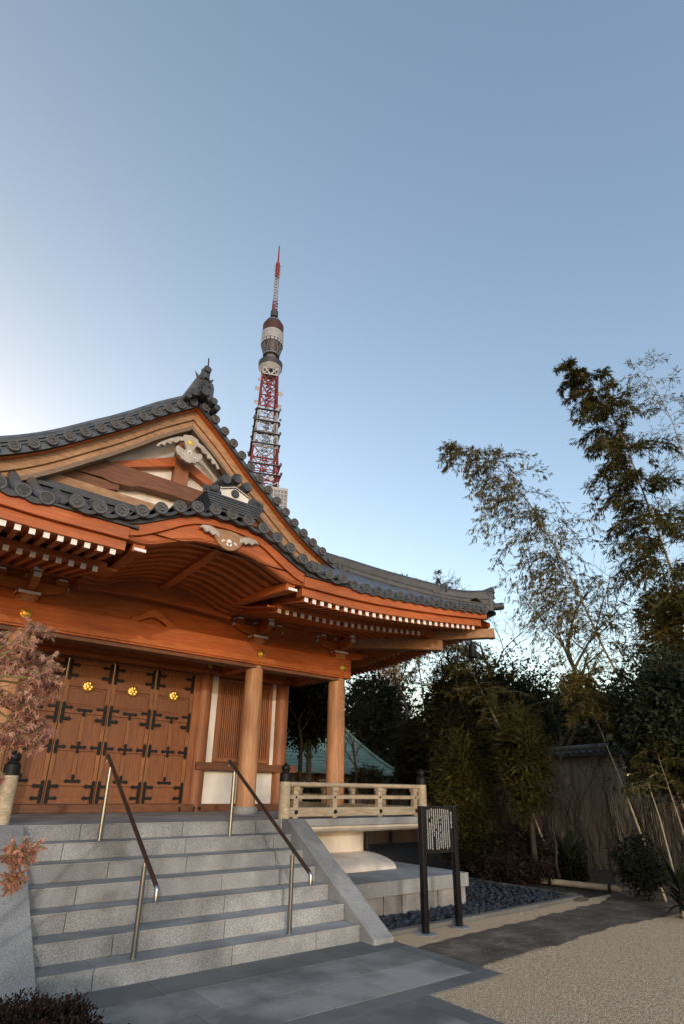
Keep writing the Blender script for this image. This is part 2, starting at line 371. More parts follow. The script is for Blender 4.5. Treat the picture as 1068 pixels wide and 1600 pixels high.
# --- bracket clusters over each pillar
def bracket(X, end=False):
    b = MB()
    b.box(X-.17, X+.17, 8.92, 9.24, 4.16, 4.22); b.box(X-.13, X+.13, 8.95, 9.2, 4.10, 4.16)
    arm = [(-.52, 4.40), (-.50, 4.34), (-.40, 4.27), (-.25, 4.23), (.25, 4.23), (.40, 4.27), (.50, 4.34), (.52, 4.40)]
    b.prism([(X+a, z) for a, z in arm], 'xz', 9.0, 9.12)
    for dx in (-.42, 0, .42): b.box(X+dx-.085, X+dx+.085, 8.97, 9.15, 4.402, 4.50)
    armY = [(8.56, 4.40), (8.58, 4.33), (8.68, 4.26), (8.85, 4.232), (9.0, 4.232), (9.0, 4.40)]
    b.prism(armY, 'yz', X-.055, X+.055); b.box(X-.085, X+.085, 8.58, 8.75, 4.402, 4.49)
    o = b.build('bracket_arm', M['wood'], T, bev=.008)
    faces = [(X-.05, X+.05, 8.55, 8.575, 4.335, 4.40), (X-.06, X+.06, 8.574, 8.5795, 4.43, 4.485), (X-.176, X-.1705, 8.95, 9.2, 4.17, 4.21), (X-.15, X+.15, 8.913, 8.919, 4.17, 4.212)]
    faces += [(X+q*.521-.006, X+q*.521+.006, 9.005, 9.115, 4.345, 4.40) for q in (-1, 1)]
    faces += [(X+dx-.0905, X+dx-.0855, 8.98, 9.14, 4.44, 4.49) for dx in (-.42, 0, .42)]
    faces += [(X+dx-.06, X+dx+.06, 8.962, 8.969, 4.475, 4.50) for dx in (-.42, .42)]
    for f in faces: MB().box(*f).build('white_end', M['white_paint'], o)
    if end:
        k = MB().prism([(X+.15, 4.08), (X+.55, 4.12), (X+.72, 4.2), (X+.74, 4.27), (X+.15, 4.27)], 'xz', 9.0, 9.1)
        MB().box(X+.735, X+.747, 9.005, 9.095, 4.205, 4.265).build('white_end', M['white_paint'], k.build('nosing', M['wood'], T, bev=.01))
for X in (-.75, 1.15, 5.05): bracket(X)
bracket(6.95, True)

# --- doors and rear wall of the porch
YW = 10.34
for X in (-.6, 1.2, 4.69, 6.47):
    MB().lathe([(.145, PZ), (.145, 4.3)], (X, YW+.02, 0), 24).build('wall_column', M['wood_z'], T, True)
MB().box(-3, 6.62, 10.22, 10.5, PZ, 1.285).build('door_sill', M['brown'], T, bev=.01)
MB().box(-3, 6.62, 10.25, 10.5, 3.635, 3.92).box(-3, 6.62, 10.21, 10.251, 3.66, 3.72).build('door_head', M['wood'], T, bev=.01)
MB().box(-3, 6.62, 10.30, 10.45, 3.92, 4.6).build('upper_wall', M['wood'], T)
boss(4.69, 10.21, 3.80, .05, T)
mb = MB().box(-3.2, 6.9, 9.16, 10.5, 4.35, 4.40)
mb.build('porch_ceiling', M['wood_y'], T)
for s in (-1, 1):
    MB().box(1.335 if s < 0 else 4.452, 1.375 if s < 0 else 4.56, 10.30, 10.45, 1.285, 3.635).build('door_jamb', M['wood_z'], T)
def hinge(kind):
    m = MB(); y0, y1 = -.012, 0.0
    def prong(x0, z, s=1, L=.135):
        pl = [(0, -.021), (L*.55, -.021), (L*.72, -.033), (L*.85, -.02), (L, 0), (L*.85, .02), (L*.72, .033), (L*.55, .021), (0, .021)]
        pl = [(x0+s*a, z+b) for a, b in pl]; m.prism(pl, 'xz', y0-.002, y1)
    def prongv(x, z0, s=1, L=.075):
        pl = [(-.02, 0), (-.02, L*.55), (-.03, L*.72), (-.017, L*.86), (0, L), (.017, L*.86), (.03, L*.72), (.02, L*.55), (.02, 0)]
        m.prism([(x+a, z0+s*b) for a, b in pl], 'xz', y0-.003, y1)
    if kind in ('long', 'short'):
        h = .165 if kind == 'long' else .10
        m.prism([(-.026, -h), (.026, -h), (.026, h), (-.026, h)], 'xz', y0, y1)
        m.prism([(-.012, h), (.012, h), (0, h+.025)], 'xz', y0, y1); m.prism([(-.012, -h), (.012, -h), (0, -h-.025)], 'xz', y0, y1)
        for z in ((-.09, .09) if kind == 'long' else (0,)): prong(.02, z)
    elif kind == 'cross':
        prong(0, 0, 1); prong(0, 0, -1); prongv(0, 0, 1, .1); prongv(0, 0, -1, .1)
    elif kind == 'tee':
        prong(0, 0, 1); prong(0, 0, -1); prongv(0, 0, -1, .11)
    elif kind == 'tee_up':
        prong(0, 0, 1); prong(0, 0, -1); prongv(0, 0, 1, .11)
    return m
Z0, Z1, PW = 1.29, 3.63, .765
def make_door():
    X0 = 1.38; h = Z1-Z0
    m = MB()
    m.box(X0+.05, X0+PW-.05, YW-.0, YW+.03, Z0, Z1)
    for x in (X0+.004, X0+PW-.07): m.box(x, x+.066, YW-.035, YW+.03, Z0, Z1)
    rails = [0, .045, .125, .155, .345, .385, .585, .625, .775, .81, .90, .935]
    for a, b in ((0, .04), (.115, .155), (.345, .39), (.60, .635), (.79, .83), (.955, 1)):
        m.box(X0+.068, X0+PW-.068, YW-.03, YW+.03, Z0+h*a, Z0+h*b)
    cx = X0+PW/2
    for a, b in ((.157, .343), (.392, .598)): m.box(cx-.03, cx+.03, YW-.028, YW+.03, Z0+h*a, Z0+h*b)
    # moulded square panel with the crest
    for q in (.0, .03):
        x0, x1, a, b = X0+.09+q, X0+PW-.09-q, Z0+h*.65+q, Z0+h*.775-q
        a = Z0+h*.655+q; b = Z0+h*.955-q-h*.165
        for bx in ((x0, x1, a, a+.012), (x0, x1, b-.012, b), (x0, x0+.012, a, b), (x1-.012, x1, a, b)):
            m.box(bx[0], bx[1], YW-.012, YW+.004, bx[2], bx[3])
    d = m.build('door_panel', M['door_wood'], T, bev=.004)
    k = 0
    for (z, kind) in ((.905, 'long'), (.60, 'long'), (.37, 'short'), (.075, 'long')):
        for x, s in ((X0+.045, 1), (X0+PW-.045, -1)):
            hm = hinge(kind); hm.v = [(x+s*a, YW-.036+b, Z0+h*z+c) for a, b, c in hm.v]
            hm.ico((x, YW-.05, Z0+h*z+.05), .012); hm.ico((x, YW-.05, Z0+h*z-.05), .012); hm.build('iron_hinge', M['iron'], d)
    for z, kind in ((.625, 'tee'), (.37, 'cross'), (.145, 'tee_up')):
        hm = hinge(kind); hm.v = [(cx+a, YW-.034+b, Z0+h*z+c) for a, b, c in hm.v]
        hm.build('iron_fitting', M['iron'], d)
    # gold crest: wild ginger leaves in a ring
    c = MB(); zc = 3.155; r = .098
    c.lathe([(r, 0), (r, -.008), (r*.92, -.018), (r*.7, -.026), (r*.35, -.031), (.001, -.033)], (cx, YW-.012, zc), 28, 'y')
    for q in range(3):
        a0 = PI/2+q*2*PI/3
        for sg in (-1, 1):
            c.ico((cx+math.cos(a0+sg*.38)*.055, YW-.040, zc+math.sin(a0+sg*.38)*.055), .030, (1, .45, 1))
        c.tube([(cx, YW-.048, zc), (cx+math.cos(a0)*.088, YW-.034, zc+math.sin(a0)*.088)], .007, 5)
        c.tube([(cx, YW-.048, zc), (cx+math.cos(a0+PI/3)*.09, YW-.032, zc+math.sin(a0+PI/3)*.09)], .005, 5)
    c.build('gold_crest', M['gold'], d, True)
    return d
door = make_door()
for k in range(1, 4): dup(door, T, (PW*k+.004*k, 0, 0))
# name plaque over the door
pq = MB().box(2.36, 3.46, 10.10, 10.16, 3.80, 3.93).build('name_plaque', M['brown'], T, bev=.008)
g = MB()
for z in (3.812, 3.918): g.box(2.38, 3.44, 10.094, 10.1, z-.004, z+.004)
for x in (2.38, 3.44): g.box(x-.004, x+.004, 10.094, 10.1, 3.816, 3.914)
for k in range(7):
    x = 2.5+k*.135; pts = [(x+.03*math.cos(t)*(1-t/8), 10.095, 3.865+.025*math.sin(t)*(1-t/9)) for t in np.linspace(0, 5, 12)]
    g.tube(pts, .0035, 4)
g.build('gold_scrollwork', M['gold'], pq)
# wall bay right of the doors
for x0, x1 in ((4.835, 4.975), (6.24, 6.355)):
    MB().box(x0, x1, 10.36, 10.46, 2.0, 3.635).build('white_strip', M['white'], T)
lat = MB().box(4.976, 6.239, 10.40, 10.46, 2.0, 3.635)
for bx in ((4.98, 5.06, 2.03, 3.62), (6.15, 6.235, 2.03, 3.62)): lat.box(bx[0], bx[1], 10.345, 10.40, bx[2], bx[3])
lat.box(5.06, 6.15, 10.345, 10.40, 2.03, 2.10).box(5.06, 6.15, 10.345, 10.40, 3.55, 3.62)
k = 0
x = 5.075
while x < 6.14:
    lat.box(x, x+.026, 10.36, 10.40, 2.1, 3.55); x += .045
lat.build('lattice_window', M['wood_z'], T)
MB().box(4.60, 6.8, 10.19, 10.36, 1.865, 2.005).build('dado_rail', M['brown'], T, bev=.008)
MB().box(4.8, 6.4, 10.36, 10.46, 1.285, 1.865).build('white_dado', M['white'], T)
MB().box(-3, 1.33, 10.36, 10.46, 1.285, 3.635).build('side_wall', M['wood_z'], T)
MB().box(6.40, 6.56, 10.46, 19, PZ, 4.6).box(-3.1, -3, 9.2, 19, PZ, 4.6).box(-3, 6.4, 19, 19.1, PZ, 4.6).build('side_wall', M['wood_z'], T)
# small floor stops and vents
m = MB()
for x in (4.35, 4.62): m.lathe([(.012, 0), (.012, .06), (.02, .065), (.02, .08)], (x, 10.15, PZ), 10)
m.build('door_stop', M['iron'], T)
m = MB().lathe([(.03, 0), (.03, -.012), (.015, -.02)], (4.75, 10.22, 1.215), 14, 'y')
m.build('iron_stud', M['iron'], T)

# --- rafters (each with a white painted end)
def rafter(y0, z0, y1, z1, wd, hg):
    m = MB().beam((0, 0, 0), (0, y1-y0, z1-z0), wd, hg); o = m.build('rafter', M['wood_y'], T, loc=None)
    me = o.data
    e = MB().box(-wd/2-.001, wd/2+.001, -.008, .0, -hg/2-.001, hg/2+.001).build('white_end', M['white_paint'], o)
    return o
ORG_T = ORG[T.name]
def recentre(o):                 # give the mesh of a repeated part its own origin
    for ob in [o]+list(o.children):
        for v in ob.data.vertices: v.co += ORG_T
def put(o, X, Y, Z): o.location = Vector((X, Y, Z))-ORG_T
up = rafter(0, 0, .95, .19, .062, .066); recentre(up)
lo = rafter(0, 0, 1.85, .44, .062, .07); recentre(lo)
xs_u = [1.62-.147*k for k in range(0, 12)]+[4.46+.1475*k for k in range(27)]
xs_l = [1.615-.147*k for k in range(0, 12)]+[4.43+.1475*k for k in range(22)]
for proto, xs, Y, Z in ((up, xs_u, YE, 4.195), (lo, xs_l, 7.3, 4.185)):
    for i, X in enumerate(xs):
        o = proto if i == 0 else dup(proto, T, (0, 0, 0))
        put(o, X, Y, Z+lift(X))
# fascia beams under and over the rafter tips
def xl(a, b, n): return [float(x) for x in np.linspace(a, b, n)]
def fascia(name, a, b, Y0, Y1, z0, z1, m, k=1.0):
    X = xl(a, b, 30); return MB().band([(x, z1+lift(x)*k) for x in X], [(x, z0+lift(x)*k) for x in X], Y0, Y1).build(name, m, T, bev=.006)
for a, b in ((-3.2, 1.75), (4.36, 8.62)):
    fascia('eave_fascia', a, min(b, 8.50), 6.56, 6.72, 4.232, 4.36, M['wood'])
    fascia('eave_fascia', a, b, 6.50, 6.66, 4.362, 4.52, M['wood'])
    fascia('eave_board', a, b+.1, 6.47, 6.60, 4.522, 4.556, M['tile_dark'])
for a, b in ((-3.2, 1.75), (4.36, 7.72)):
    fascia('rafter_tie', a, b, 7.27, 7.42, 4.222, 4.30, M['wood'])
# soffit boards above the rafters
def soff(a, b, y0, z0, y1, z1):
    X = xl(a, b, 16)
    P = [[(x, y0, z0+lift(x)) for x in X], [(x, y1, z1+lift(x)) for x in X]]
    P2 = [[(x, y1, z1+.03+lift(x)) for x in X], [(x, y0, z0+.03+lift(x)) for x in X]]
    return MB().grid(P+P2+[P[0]])
for a, b in ((-3.2, 1.72), (4.38, 8.55)):
    soff(a, b, 6.6, 4.232, 7.45, 4.402).build('soffit_boards', M['wood'], T)
for a, b in ((-3.2, 1.9), (4.22, 7.75)):
    soff(a, b, 7.33, 4.226, 9.1, 4.656).build('soffit_boards', M['wood'], T)
# the right hand eave seen from below
sr = rafter(0, 0, 1.4, .30, .062, .07)
for ob in [sr]+list(sr.children):
    for v in ob.data.vertices:
        v.co += ORG_T; x, y, z = v.co; v.co = (-y, x, z)
def sidelift(Y): return .27*max(0, (10.35-Y-.6)/3.05)**1.4 if Y < 9.7 else 0
for i in range(24):
    o = sr if i == 0 else dup(sr, T, (0, 0, 0)); Y = 7.45+.148*i
    o.location = Vector((8.1, Y, 4.185+sidelift(Y)+.02))-ORG_T
m = MB()
for i in range(60):
    Y = 6.85+.148*i; z = 4.2+sidelift(Y)
    m.beam((8.78, Y, z+.03), (7.95, Y, z+.19), .062, .066)
for i in range(36):
    Y = 7.45+.148*(24+i); m.beam((8.1, Y, 4.205), (6.7, Y, 4.505), .062, .07)
sb = m.build('side_rafter_row', M['wood'], T); sb['kind'] = 'stuff'
YS = [6.62]+[7+.5*k for k in range(26)]
m = MB().grid([[(8.86, y, 4.28+sidelift(y)+.02) for y in YS], [(8.0, y, 4.24+.2+sidelift(y)) for y in YS], [(8.0, y, 4.3+.2+sidelift(y)) for y in YS], [(8.86, y, 4.36+sidelift(y)+.02) for y in YS], [(8.86, y, 4.28+sidelift(y)+.02) for y in YS]])
m.build('side_soffit', M['wood_y'], T)
YS = [7.3]+[7.6+.5*k for k in range(24)]
MB().grid([[(8.12, y, 4.25+sidelift(y)) for y in YS], [(6.5, y, 4.60+sidelift(y)*.3) for y in YS]]).build('side_soffit', M['wood_y'], T)
YS = [6.80]+[7+.5*k for k in range(26)]
for (x0, x1, z0, z1) in ((8.72, 8.80, 4.255, 4.40), (8.76, 8.88, 4.402, 4.56)):
    vs = [[(x, y, z+sidelift(y)) for y in YS] for x, z in ((x0, z0), (x1, z0), (x1, z1), (x0, z1), (x0, z0))]
    MB().grid(vs).build('side_fascia', M['wood_y'], T)
MB().box(6.86, 7.04, 9.1, 19, 4.52, 4.70).build('purlin', M['wood_y'], T)
# hip rafters, pale freshly cut ends
MB().beam((6.95, 9.08, 4.42), (8.12, 7.24, 4.20), .17, .2).build('hip_rafter', M['pale'], T, bev=.01)
MB().beam((7.6, 8.06, 4.42), (8.86, 6.56, 4.44), .16, .18).build('hip_rafter', M['pale'], T, bev=.01)
MB().beam((8.80, 6.63, 4.435), (8.87, 6.545, 4.44), .165, .185).build('hip_rafter_tip', M['pale'], T)

# --- curved gable of the porch: boards, ribs, ceiling
KB_T = [(0, 4.998), (.45, 4.985), (.70, 4.86), (.94, 4.745), (1.17, 4.60), (1.3, 4.555), (1.75, 4.525), (2.1, 4.515)]
KB_M = [(0, 4.918), (.48, 4.868), (.69, 4.738), (.95, 4.568), (1.16, 4.463), (1.3, 4.40), (1.73, 4.375), (2.1, 4.366)]
KB_L = [(0, 4.64), (.35, 4.625), (.55, 4.57), (.75, 4.50), (.92, 4.425), (1.06, 4.355), (1.2, 4.372), (1.34, 4.385)]
def smooth(tab, u, k=.09):
    return sum(interp(tab, abs(u+d)) for d in (-2*k, -k, 0, k, 2*k))/5
US = [float(u) for u in np.linspace(-UE, UE, 61)]
UL = [float(u) for u in np.linspace(-1.32, 1.32, 45)]
MB().band([(XC+u, smooth(KB_T, u)) for u in US], [(XC+u, smooth(KB_M, u)) for u in US], 6.52, 6.64).build('curved_gable_board', M['wood'], T, bev=.01)
MB().band([(XC+u, smooth(KB_M, u)-.002) for u in UL], [(XC+u, smooth(KB_L, u, .06)) for u in UL], 6.56, 6.66).build('curved_gable_board', M['wood'], T, bev=.012)
mm = MB()
for k in range(3):
    zz = -.012-.022*k
    mm.band([(XC+u, smooth(KB_L, u, .06)+.075+zz) for u in UL], [(XC+u, smooth(KB_L, u, .06)+.065+zz) for u in UL], 6.548-.004*k, 6.562)
mm.build('board_moulding', M['wood'], T)
for s in (-1, 1):
    MB().beam((XC+s*1.13, 6.60, 4.335), (XC+s*1.08, 9.0, 4.60), .15, .13).build('gable_purlin', M['wood_y'], T, bev=.008)
    MB().box(XC+s*1.13-.075, XC+s*1.13+.075, 6.535, 6.552, 4.262, 4.30).build('white_end', M['white_paint'], T)
MB().beam((XC, 6.66, 4.70), (XC, 9.1, 4.70), .14, .13).build('gable_purlin', M['wood_y'], T, bev=.008)
for k in range(10):
    y = 6.80+.225*k
    MB().band([(XC+u, smooth(KB_L, u, .06)+.12) for u in UL], [(XC+u, smooth(KB_L, u, .06)+.06) for u in UL], y, y+.10).build('curved_rib', M['wood'], T)
MB().band([(XC+u, smooth(KB_L, u, .06)+.15) for u in UL], [(XC+u, smooth(KB_L, u, .06)+.121) for u in UL], 6.66, 9.1).build('curved_ceiling', M['wood'], T)
# carved pendant under the curved gable
def carve(name, outline, cx, cz, y0, y1, sc, m, parent):
    return MB().prism([(cx+a*sc, cz+b*sc) for a, b in outline], 'xz', y0, y1).build(name, m, parent, bev=.012)
rabbit = [(-1, .38), (-.8, .22), (-.62, .25), (-.5, .05), (-.38, -.12), (-.2, -.24), (0, -.28), (.2, -.24), (.38, -.12), (.5, .05), (.62, .25), (.8, .22), (1, .38), (.75, .46), (.5, .4), (.25, .44), (0, .46), (-.25, .44), (-.5, .4), (-.75, .46)]
kp = carve('carved_pendant', rabbit, XC+.03, 4.70, 6.50, 6.556, .40, M['pale'], T)
for s in (-1, 1):
    wing = [(.42, .05), (.6, .18), (.72, .10), (.85, .22), (1.0, .16), (1.12, .30), (1.3, .26), (1.15, .42), (.9, .46), (.6, .38), (.45, .3)]
    carve('carved_wing', [(s*a, b) for a, b in wing], XC+.03, 4.70, 6.48, 6.53, .355, M['grey_wood'], kp)
for grp in (((0, .014, .034), (-.015, -.026, .026), (.015, -.026, .026)), ((-.1, .0, .016), (-.085, .012, .016)), ((.1, .0, .016), (.085, .012, .016))):
    hm = MB()
    for dx, dz, r in grp: hm.lathe([(r, 0), (r, -.006)], (XC+.03+dx, 6.499, 4.70+dz), 14, 'y')
    hm.build('white_inlay', M['white_paint'], kp)

# ================================================================== roofs
def roof_z(X, Y):
    zf = zF(Y-YE) if Y < 9.0 else 99
    u = abs(X-XC); zs = prof(u)
    z = min(zf, zs)
    return z
def lift2(X, Y):
    return lift(X)*.85*max(0, 1-(Y-YE)/2.6)+ (sidelift(Y)*.85*max(0, 1-(XC+5.75-X)/2.6) if X > XC else 0)*0
def surf(X, Y): return roof_z(X, Y)+lift2(X, Y)
R = MB()
XE = 5.86
gx = [XC+u for u in np.linspace(-XE, XE, 80)]; gy = [6.52, 6.7, 6.9, 7.1, 7.3, 7.5, 7.7, 7.9, 8.1, 8.3, 8.5, 8.7, 8.74]
R.grid([[(x, y, surf(x, y)-.05) for x in gx] for y in gy])
# side slopes of the big gable roof, from the verge back
gy2 = [8.22, 9, 10, 12, 14, 16, 18]
for s in (-1, 1):
    R.grid([[(XC+s*u, y, prof(u)-.05+(sidelift(y)*.6*max(0, (u-3)/2.8) if s > 0 else 0)) for u in np.linspace(0, XE, 40)] for y in gy2])
roof = R.build('main_roof', M['tile'], T, True)
# round cover tiles running up the front slope
rolls = MB(); disc_x = []
x = XC-UE-.16
while x > -2.6: disc_x.append(x); x -= .245
x = XC+UE+.12
while x < 8.72: disc_x.append(x); x += .25
def rolltile(mb, pts, r=.078, n=7):
    # half tube lying on the slope, in short overlapping lengths
    for a, b in zip(pts[:-1], pts[1:]):
        a = Vector(a); b = Vector(b); d = (b-a).normalized(); side = d.cross(Vector((0, 0, 1))).normalized(); upv = side.cross(d)
        V = []
        for p, rr in ((a, r*1.015), (b, r*.985)):
            for j in range(n):
                t = PI*j/(n-1); V.append(p+side*(math.cos(t)*rr)+upv*(math.sin(t)*rr))
        mb.add(V, [(j, j+1, n+j+1, n+j) for j in range(n-1)]+[tuple(range(n))])
for x in disc_x:
    ys = [6.47]; 
    while ys[-1] < 8.7 and zF(ys[-1]-YE) < prof(x-XC)+.02: ys.append(ys[-1]+.40)
    rolltile(rolls, [(x, y, surf(x, y)-.01) for y in ys])
# curved porch gable roof
KR = MB()
us = [float(u) for u in np.linspace(-UE-.05, UE+.05, 60)]
KR.grid([[(XC+u, y, max(ktop(u)-.06+(y-6.45)*.06, surf(XC+u, y)-.08 if abs(u) > 1.3 else 0)) for u in us] for y in (6.46, 6.8, 7.2, 7.6, 8.0, 8.4)])
KR.build('porch_gable_roof', M['tile'], T, True)
# arc positions of its cover tiles
kd = []; acc = 0; pu = 0
for u in np.linspace(0, UE-.06, 400)[1:]:
    acc += math.hypot(u-pu, ktop(u)-ktop(pu)); pu = u
    if acc >= .252: kd.append(float(u)); acc = 0
kd = [0.0]+kd
kxs = sorted([XC+u for u in kd]+[XC-u for u in kd[1:]])
for x in kxs:
    u = x-XC
    rolltile(rolls, [(x, y, max(ktop(u)-.012+(y-6.42)*.06, surf(x, y)-.04 if abs(u) > 1.3 else 0)) for y in (6.42, 6.85, 7.3, 7.75, 8.2)])
rolls.build('cover_tiles', M['tile'], roof, True)
# eave edge: thin scalloped pan tile lips
lip = MB()
def lips(xs, zf_, y):
    for a, b in zip(xs[:-1], xs[1:]):
        if b-a > .4: continue
        n = 8; top = []; bot = []
        for k in range(n+1):
            t = k/n; x = a+(b-a)*t; z = zf_(a)*(1-t)+zf_(b)*t; d = -.055*math.sin(PI*t)
            top.append((x, z-.015+d)); bot.append((x, z-.055+d*.75-.02))
        lip.band(top, bot, y, y+.3)
        top2 = [(x, z-.03) for x, z in bot]; 
for xs_, fz, yy in (([x for x in sorted(disc_x) if x < XC], lambda x: surf(x, 6.52), 6.46), ([x for x in sorted(disc_x) if x > XC], lambda x: surf(x, 6.52), 6.46), (kxs, lambda x: ktop(x-XC), 6.42)):
    lip = MB(); lips(xs_, fz, yy); lip.build('pan_tile_edge', M['tile_dark'], roof)
edge = MB()
edge.band([(XC+u, ktop(u)-.075) for u in us], [(XC+u, smooth(KB_T, u)+.002) for u in us], 6.49, 6.64)
edge.build('gable_edge_board', M['tile_dark'], T)
# round tile ends: a rimmed disc with a moulded comma crest
def disc_mesh(r=.086):
    m = MB().lathe([(r*.9, .05), (r, .03), (r, -.008), (r*.93, -.016), (r*.80, -.014), (r*.77, -.004), (.001, -.004)], (0, 0, 0), 20, 'y')
    for k in range(3):
        a0 = k*2*PI/3
        pts = [(r*(.30+.05*t)*math.cos(a0+t*.55), -.008, r*(.22+.07*t)*math.sin(a0+t*.55)) for t in range(6)]
        m.tube(pts, [r*.15, r*.13, r*.11, r*.09, r*.06, r*.03], 5)
    return m
dproto = disc_mesh().build('tile_end', M['tile_face'], roof, True)
recentre(dproto)
dcount = 0
def disc(X, Y, Z, sc=1.0, rx=0):
    global dcount
    o = dproto if dcount == 0 else dup(dproto, roof, (0, 0, 0)); dcount += 1
    put(o, X, Y, Z); o.scale = (sc, 1, sc); o.rotation_euler = (rx, random.uniform(0, 6.28), 0); return o
vis = [x for x in disc_x if x > .1]
for x in vis: disc(x, 6.465, surf(x, 6.5)+.0)
for x in kxs: disc(x, 6.415, ktop(x-XC)-.0)
# verge tile ends up both sides of the big gable
vd = []; acc = 0; pu = .0
for u in np.linspace(0, 3.95, 900)[1:]:
    acc += math.hypot(u-pu, prof(u)-prof(pu)); pu = u
    if acc >= (.16 if not vd else .262): vd.append(float(u)); acc = 0
VY = 8.2; vr = MB()
for s in (-1, 1):
    for u in vd:
        if s > 0 or u < 3.2: disc(XC+s*u, VY-.02, prof(u)+.0, 1.0)
        vr.tube([(XC+s*u, VY, prof(u)), (XC+s*u, VY+.55, prof(u))], .078, 10)
for s in (-1, 1):
    uu = [float(q) for q in np.linspace(0.02, 4.0, 50)]
    vr.band([(XC+s*u, prof(u)-.02) for u in uu], [(XC+s*u, prof(u)-.115) for u in uu], VY+.02, VY+.6)
    # descending ridge beside the verge
    uu = [float(q) for q in np.linspace(.12, 3.5, 44)]
    vr.band([(XC+s*u, prof(u)+.33) for u in uu], [(XC+s*u, prof(u)+.0) for u in uu], VY+.36, VY+.60)
    for k in range(4):
        vr.band([(XC+s*u, prof(u)+.10+.062*k) for u in uu], [(XC+s*u, prof(u)+.075+.062*k) for u in uu], VY+.335, VY+.62)
    vr.tube([(XC+s*u, VY+.47, prof(u)+.36) for u in uu], .075, 8)
vr.build('verge_tiles', M['tile'], roof, True)
# bargeboards
uu = [0.0]+[float(q) for q in np.linspace(.04, 4.3, 50)]
def bz(u, d): return prof(u)-d if u > .001 else prof(0)-d
for s in (-1, 1):
    MB().band([(XC+s*u, prof(u)-.118) for u in uu], [(XC+s*u, prof(u)-.31) for u in uu], VY+.18, VY+.32).build('bargeboard', M['pale'], T, bev=.008)
    MB().band([(XC+s*u, prof(u)-.312) for u in uu], [(XC+s*u, prof(u)-.47) for u in uu], VY+.22, VY+.33).build('bargeboard', M['pale'], T, bev=.008)
    g = MB()
    for k in range(3):
        g.band([(XC+s*u, prof(u)-.425-.032*k) for u in uu], [(XC+s*u, prof(u)-.452-.032*k) for u in uu], VY+.212-.008*k, VY+.34)
    g.build('bargeboard_moulding', M['weathered'], T)
# soffit of the projecting verge
for s in (-1, 1):
    MB().grid([[(XC+s*u, VY+.06, prof(u)-.13) for u in uu], [(XC+s*u, 8.85, prof(u)-.13) for u in uu]]).build('verge_soffit', M['wood_y'], T)
# gable wall and its timber frame
gu = [float(q) for q in np.linspace(-3.4, 3.4, 40)]
MB().prism([(XC+u, prof(u)-.28) for u in gu]+[(XC+3.4, 5.3), (XC-3.4, 5.3)], 'xz', 8.80, 8.9).build('gable_wall', M['white'], T)
MB().box(XC-3.0, XC+3.0, 8.58, 8.80, 5.86, 6.02).build('gable_sill_beam', M['pale'], T, bev=.01)
nb = 24; bu = [float(q) for q in np.linspace(-1.75, 1.75, nb)]
MB().band([(XC+u, 6.52+.05*(1-(u/1.75)**2)) for u in bu], [(XC+u, 6.24+.05*math.cos(u*1.6)-(.05 if abs(abs(u)-1.05) < .22 else 0)) for u in bu], 8.60, 8.79).build('gable_rainbow_beam', M['brown'], T, bev=.01)
for s in (-1, 1):
    MB().prism([(XC+s*1.0, 6.20), (XC+s*1.9, 6.20), (XC+s*1.9, 6.03), (XC+s*1.25, 6.03), (XC+s*1.0, 6.09)], 'xz', 8.63, 8.795).build('gable_bracket', M['brown'], T, bev=.012)
    MB().prism([(XC+s*.10, 7.12), (XC+s*.10, 6.92), (XC+s*1.10, 6.50), (XC+s*1.32, 6.52)], 'xz', 8.66, 8.795).build('gable_strut', M['wood'], T, bev=.008)
    MB().box(XC+s*1.62-.09, XC+s*1.62+.09, 8.40, 8.62, 6.50, 6.66).build('purlin_end', M['brown'], T)
    MB().box(XC+s*1.62-.08, XC+s*1.62+.08, 8.392, 8.398, 6.51, 6.65).build('white_end', M['white_paint'], T)
MB().box(XC-.13, XC+.13, 8.64, 8.795, 6.57, 7.45).build('gable_strut', M['wood_z'], T, bev=.008)
for k, (z0, z1, y) in enumerate(((5.60, 5.70, 8.50), (5.72, 5.78, 8.47), (5.79, 5.855, 8.52))):
    MB().box(XC-3.3, XC+3.3, y, 8.8, z0, z1).build('flashing', M['tile_dark'], T)
# carved gable pendant with a gold flower
GX, GY, GZ = XC-.01, 8.36, 7.05
heart = [(0, .62), (.20, .56), (.24, .44), (.17, .32), (.115, .20), (.10, .13), (.15, .10), (.24, .14), (.345, .16), (.385, .09), (.36, -.02), (.30, -.11), (.23, -.145), (.19, -.20), (.10, -.215), (.05, -.25), (0, -.235)]
heart = heart+[(-a, b) for a, b in heart[::-1][1:-1]]
gp = carve('gable_pendant', heart, GX, GZ, GY, GY+.06, .66, M['grey_wood'], T)
for s in (-1, 1):
    wing = [(.20, .46), (.34, .42), (.42, .30), (.54, .30), (.58, .18), (.70, .20), (.74, .06), (.86, .08), (.92, -.06), (1.0, -.02), (.92, .10), (.80, .22), (.62, .38), (.40, .54), (.24, .60)]
    carve('pendant_wing', [(s*a, b-.08) for a, b in wing], GX, GZ, GY-.01, GY+.045, .60, M['grey_wood'], gp)
fl = MB().lathe([(.03, 0), (.026, -.02), (.001, -.03)], (GX, GY, GZ+.24), 14, 'y')
for k in range(6):
    a = k*PI/3; fl.lathe([(.024, 0), (.02, -.012), (.001, -.016)], (GX+.04*math.cos(a), GY, GZ+.24+.04*math.sin(a)), 10, 'y')
fl.build('gold_flower', M['gold'], gp, True)
for grp in (((0, .05, .03), (-.014, .02, .024), (.014, .02, .024)), ((-.115, -.03, .018), (-.095, -.035, .018), (-.11, -.045, .014)), ((.115, -.03, .018), (.095, -.035, .018), (.11, -.045, .014))):
    hm = MB()
    for dx, dz, r in grp: hm.lathe([(r, 0), (r, -.006)], (GX+dx, GY-.001, GZ+dz), 14, 'y')
    hm.build('white_inlay', M['white_paint'], gp)
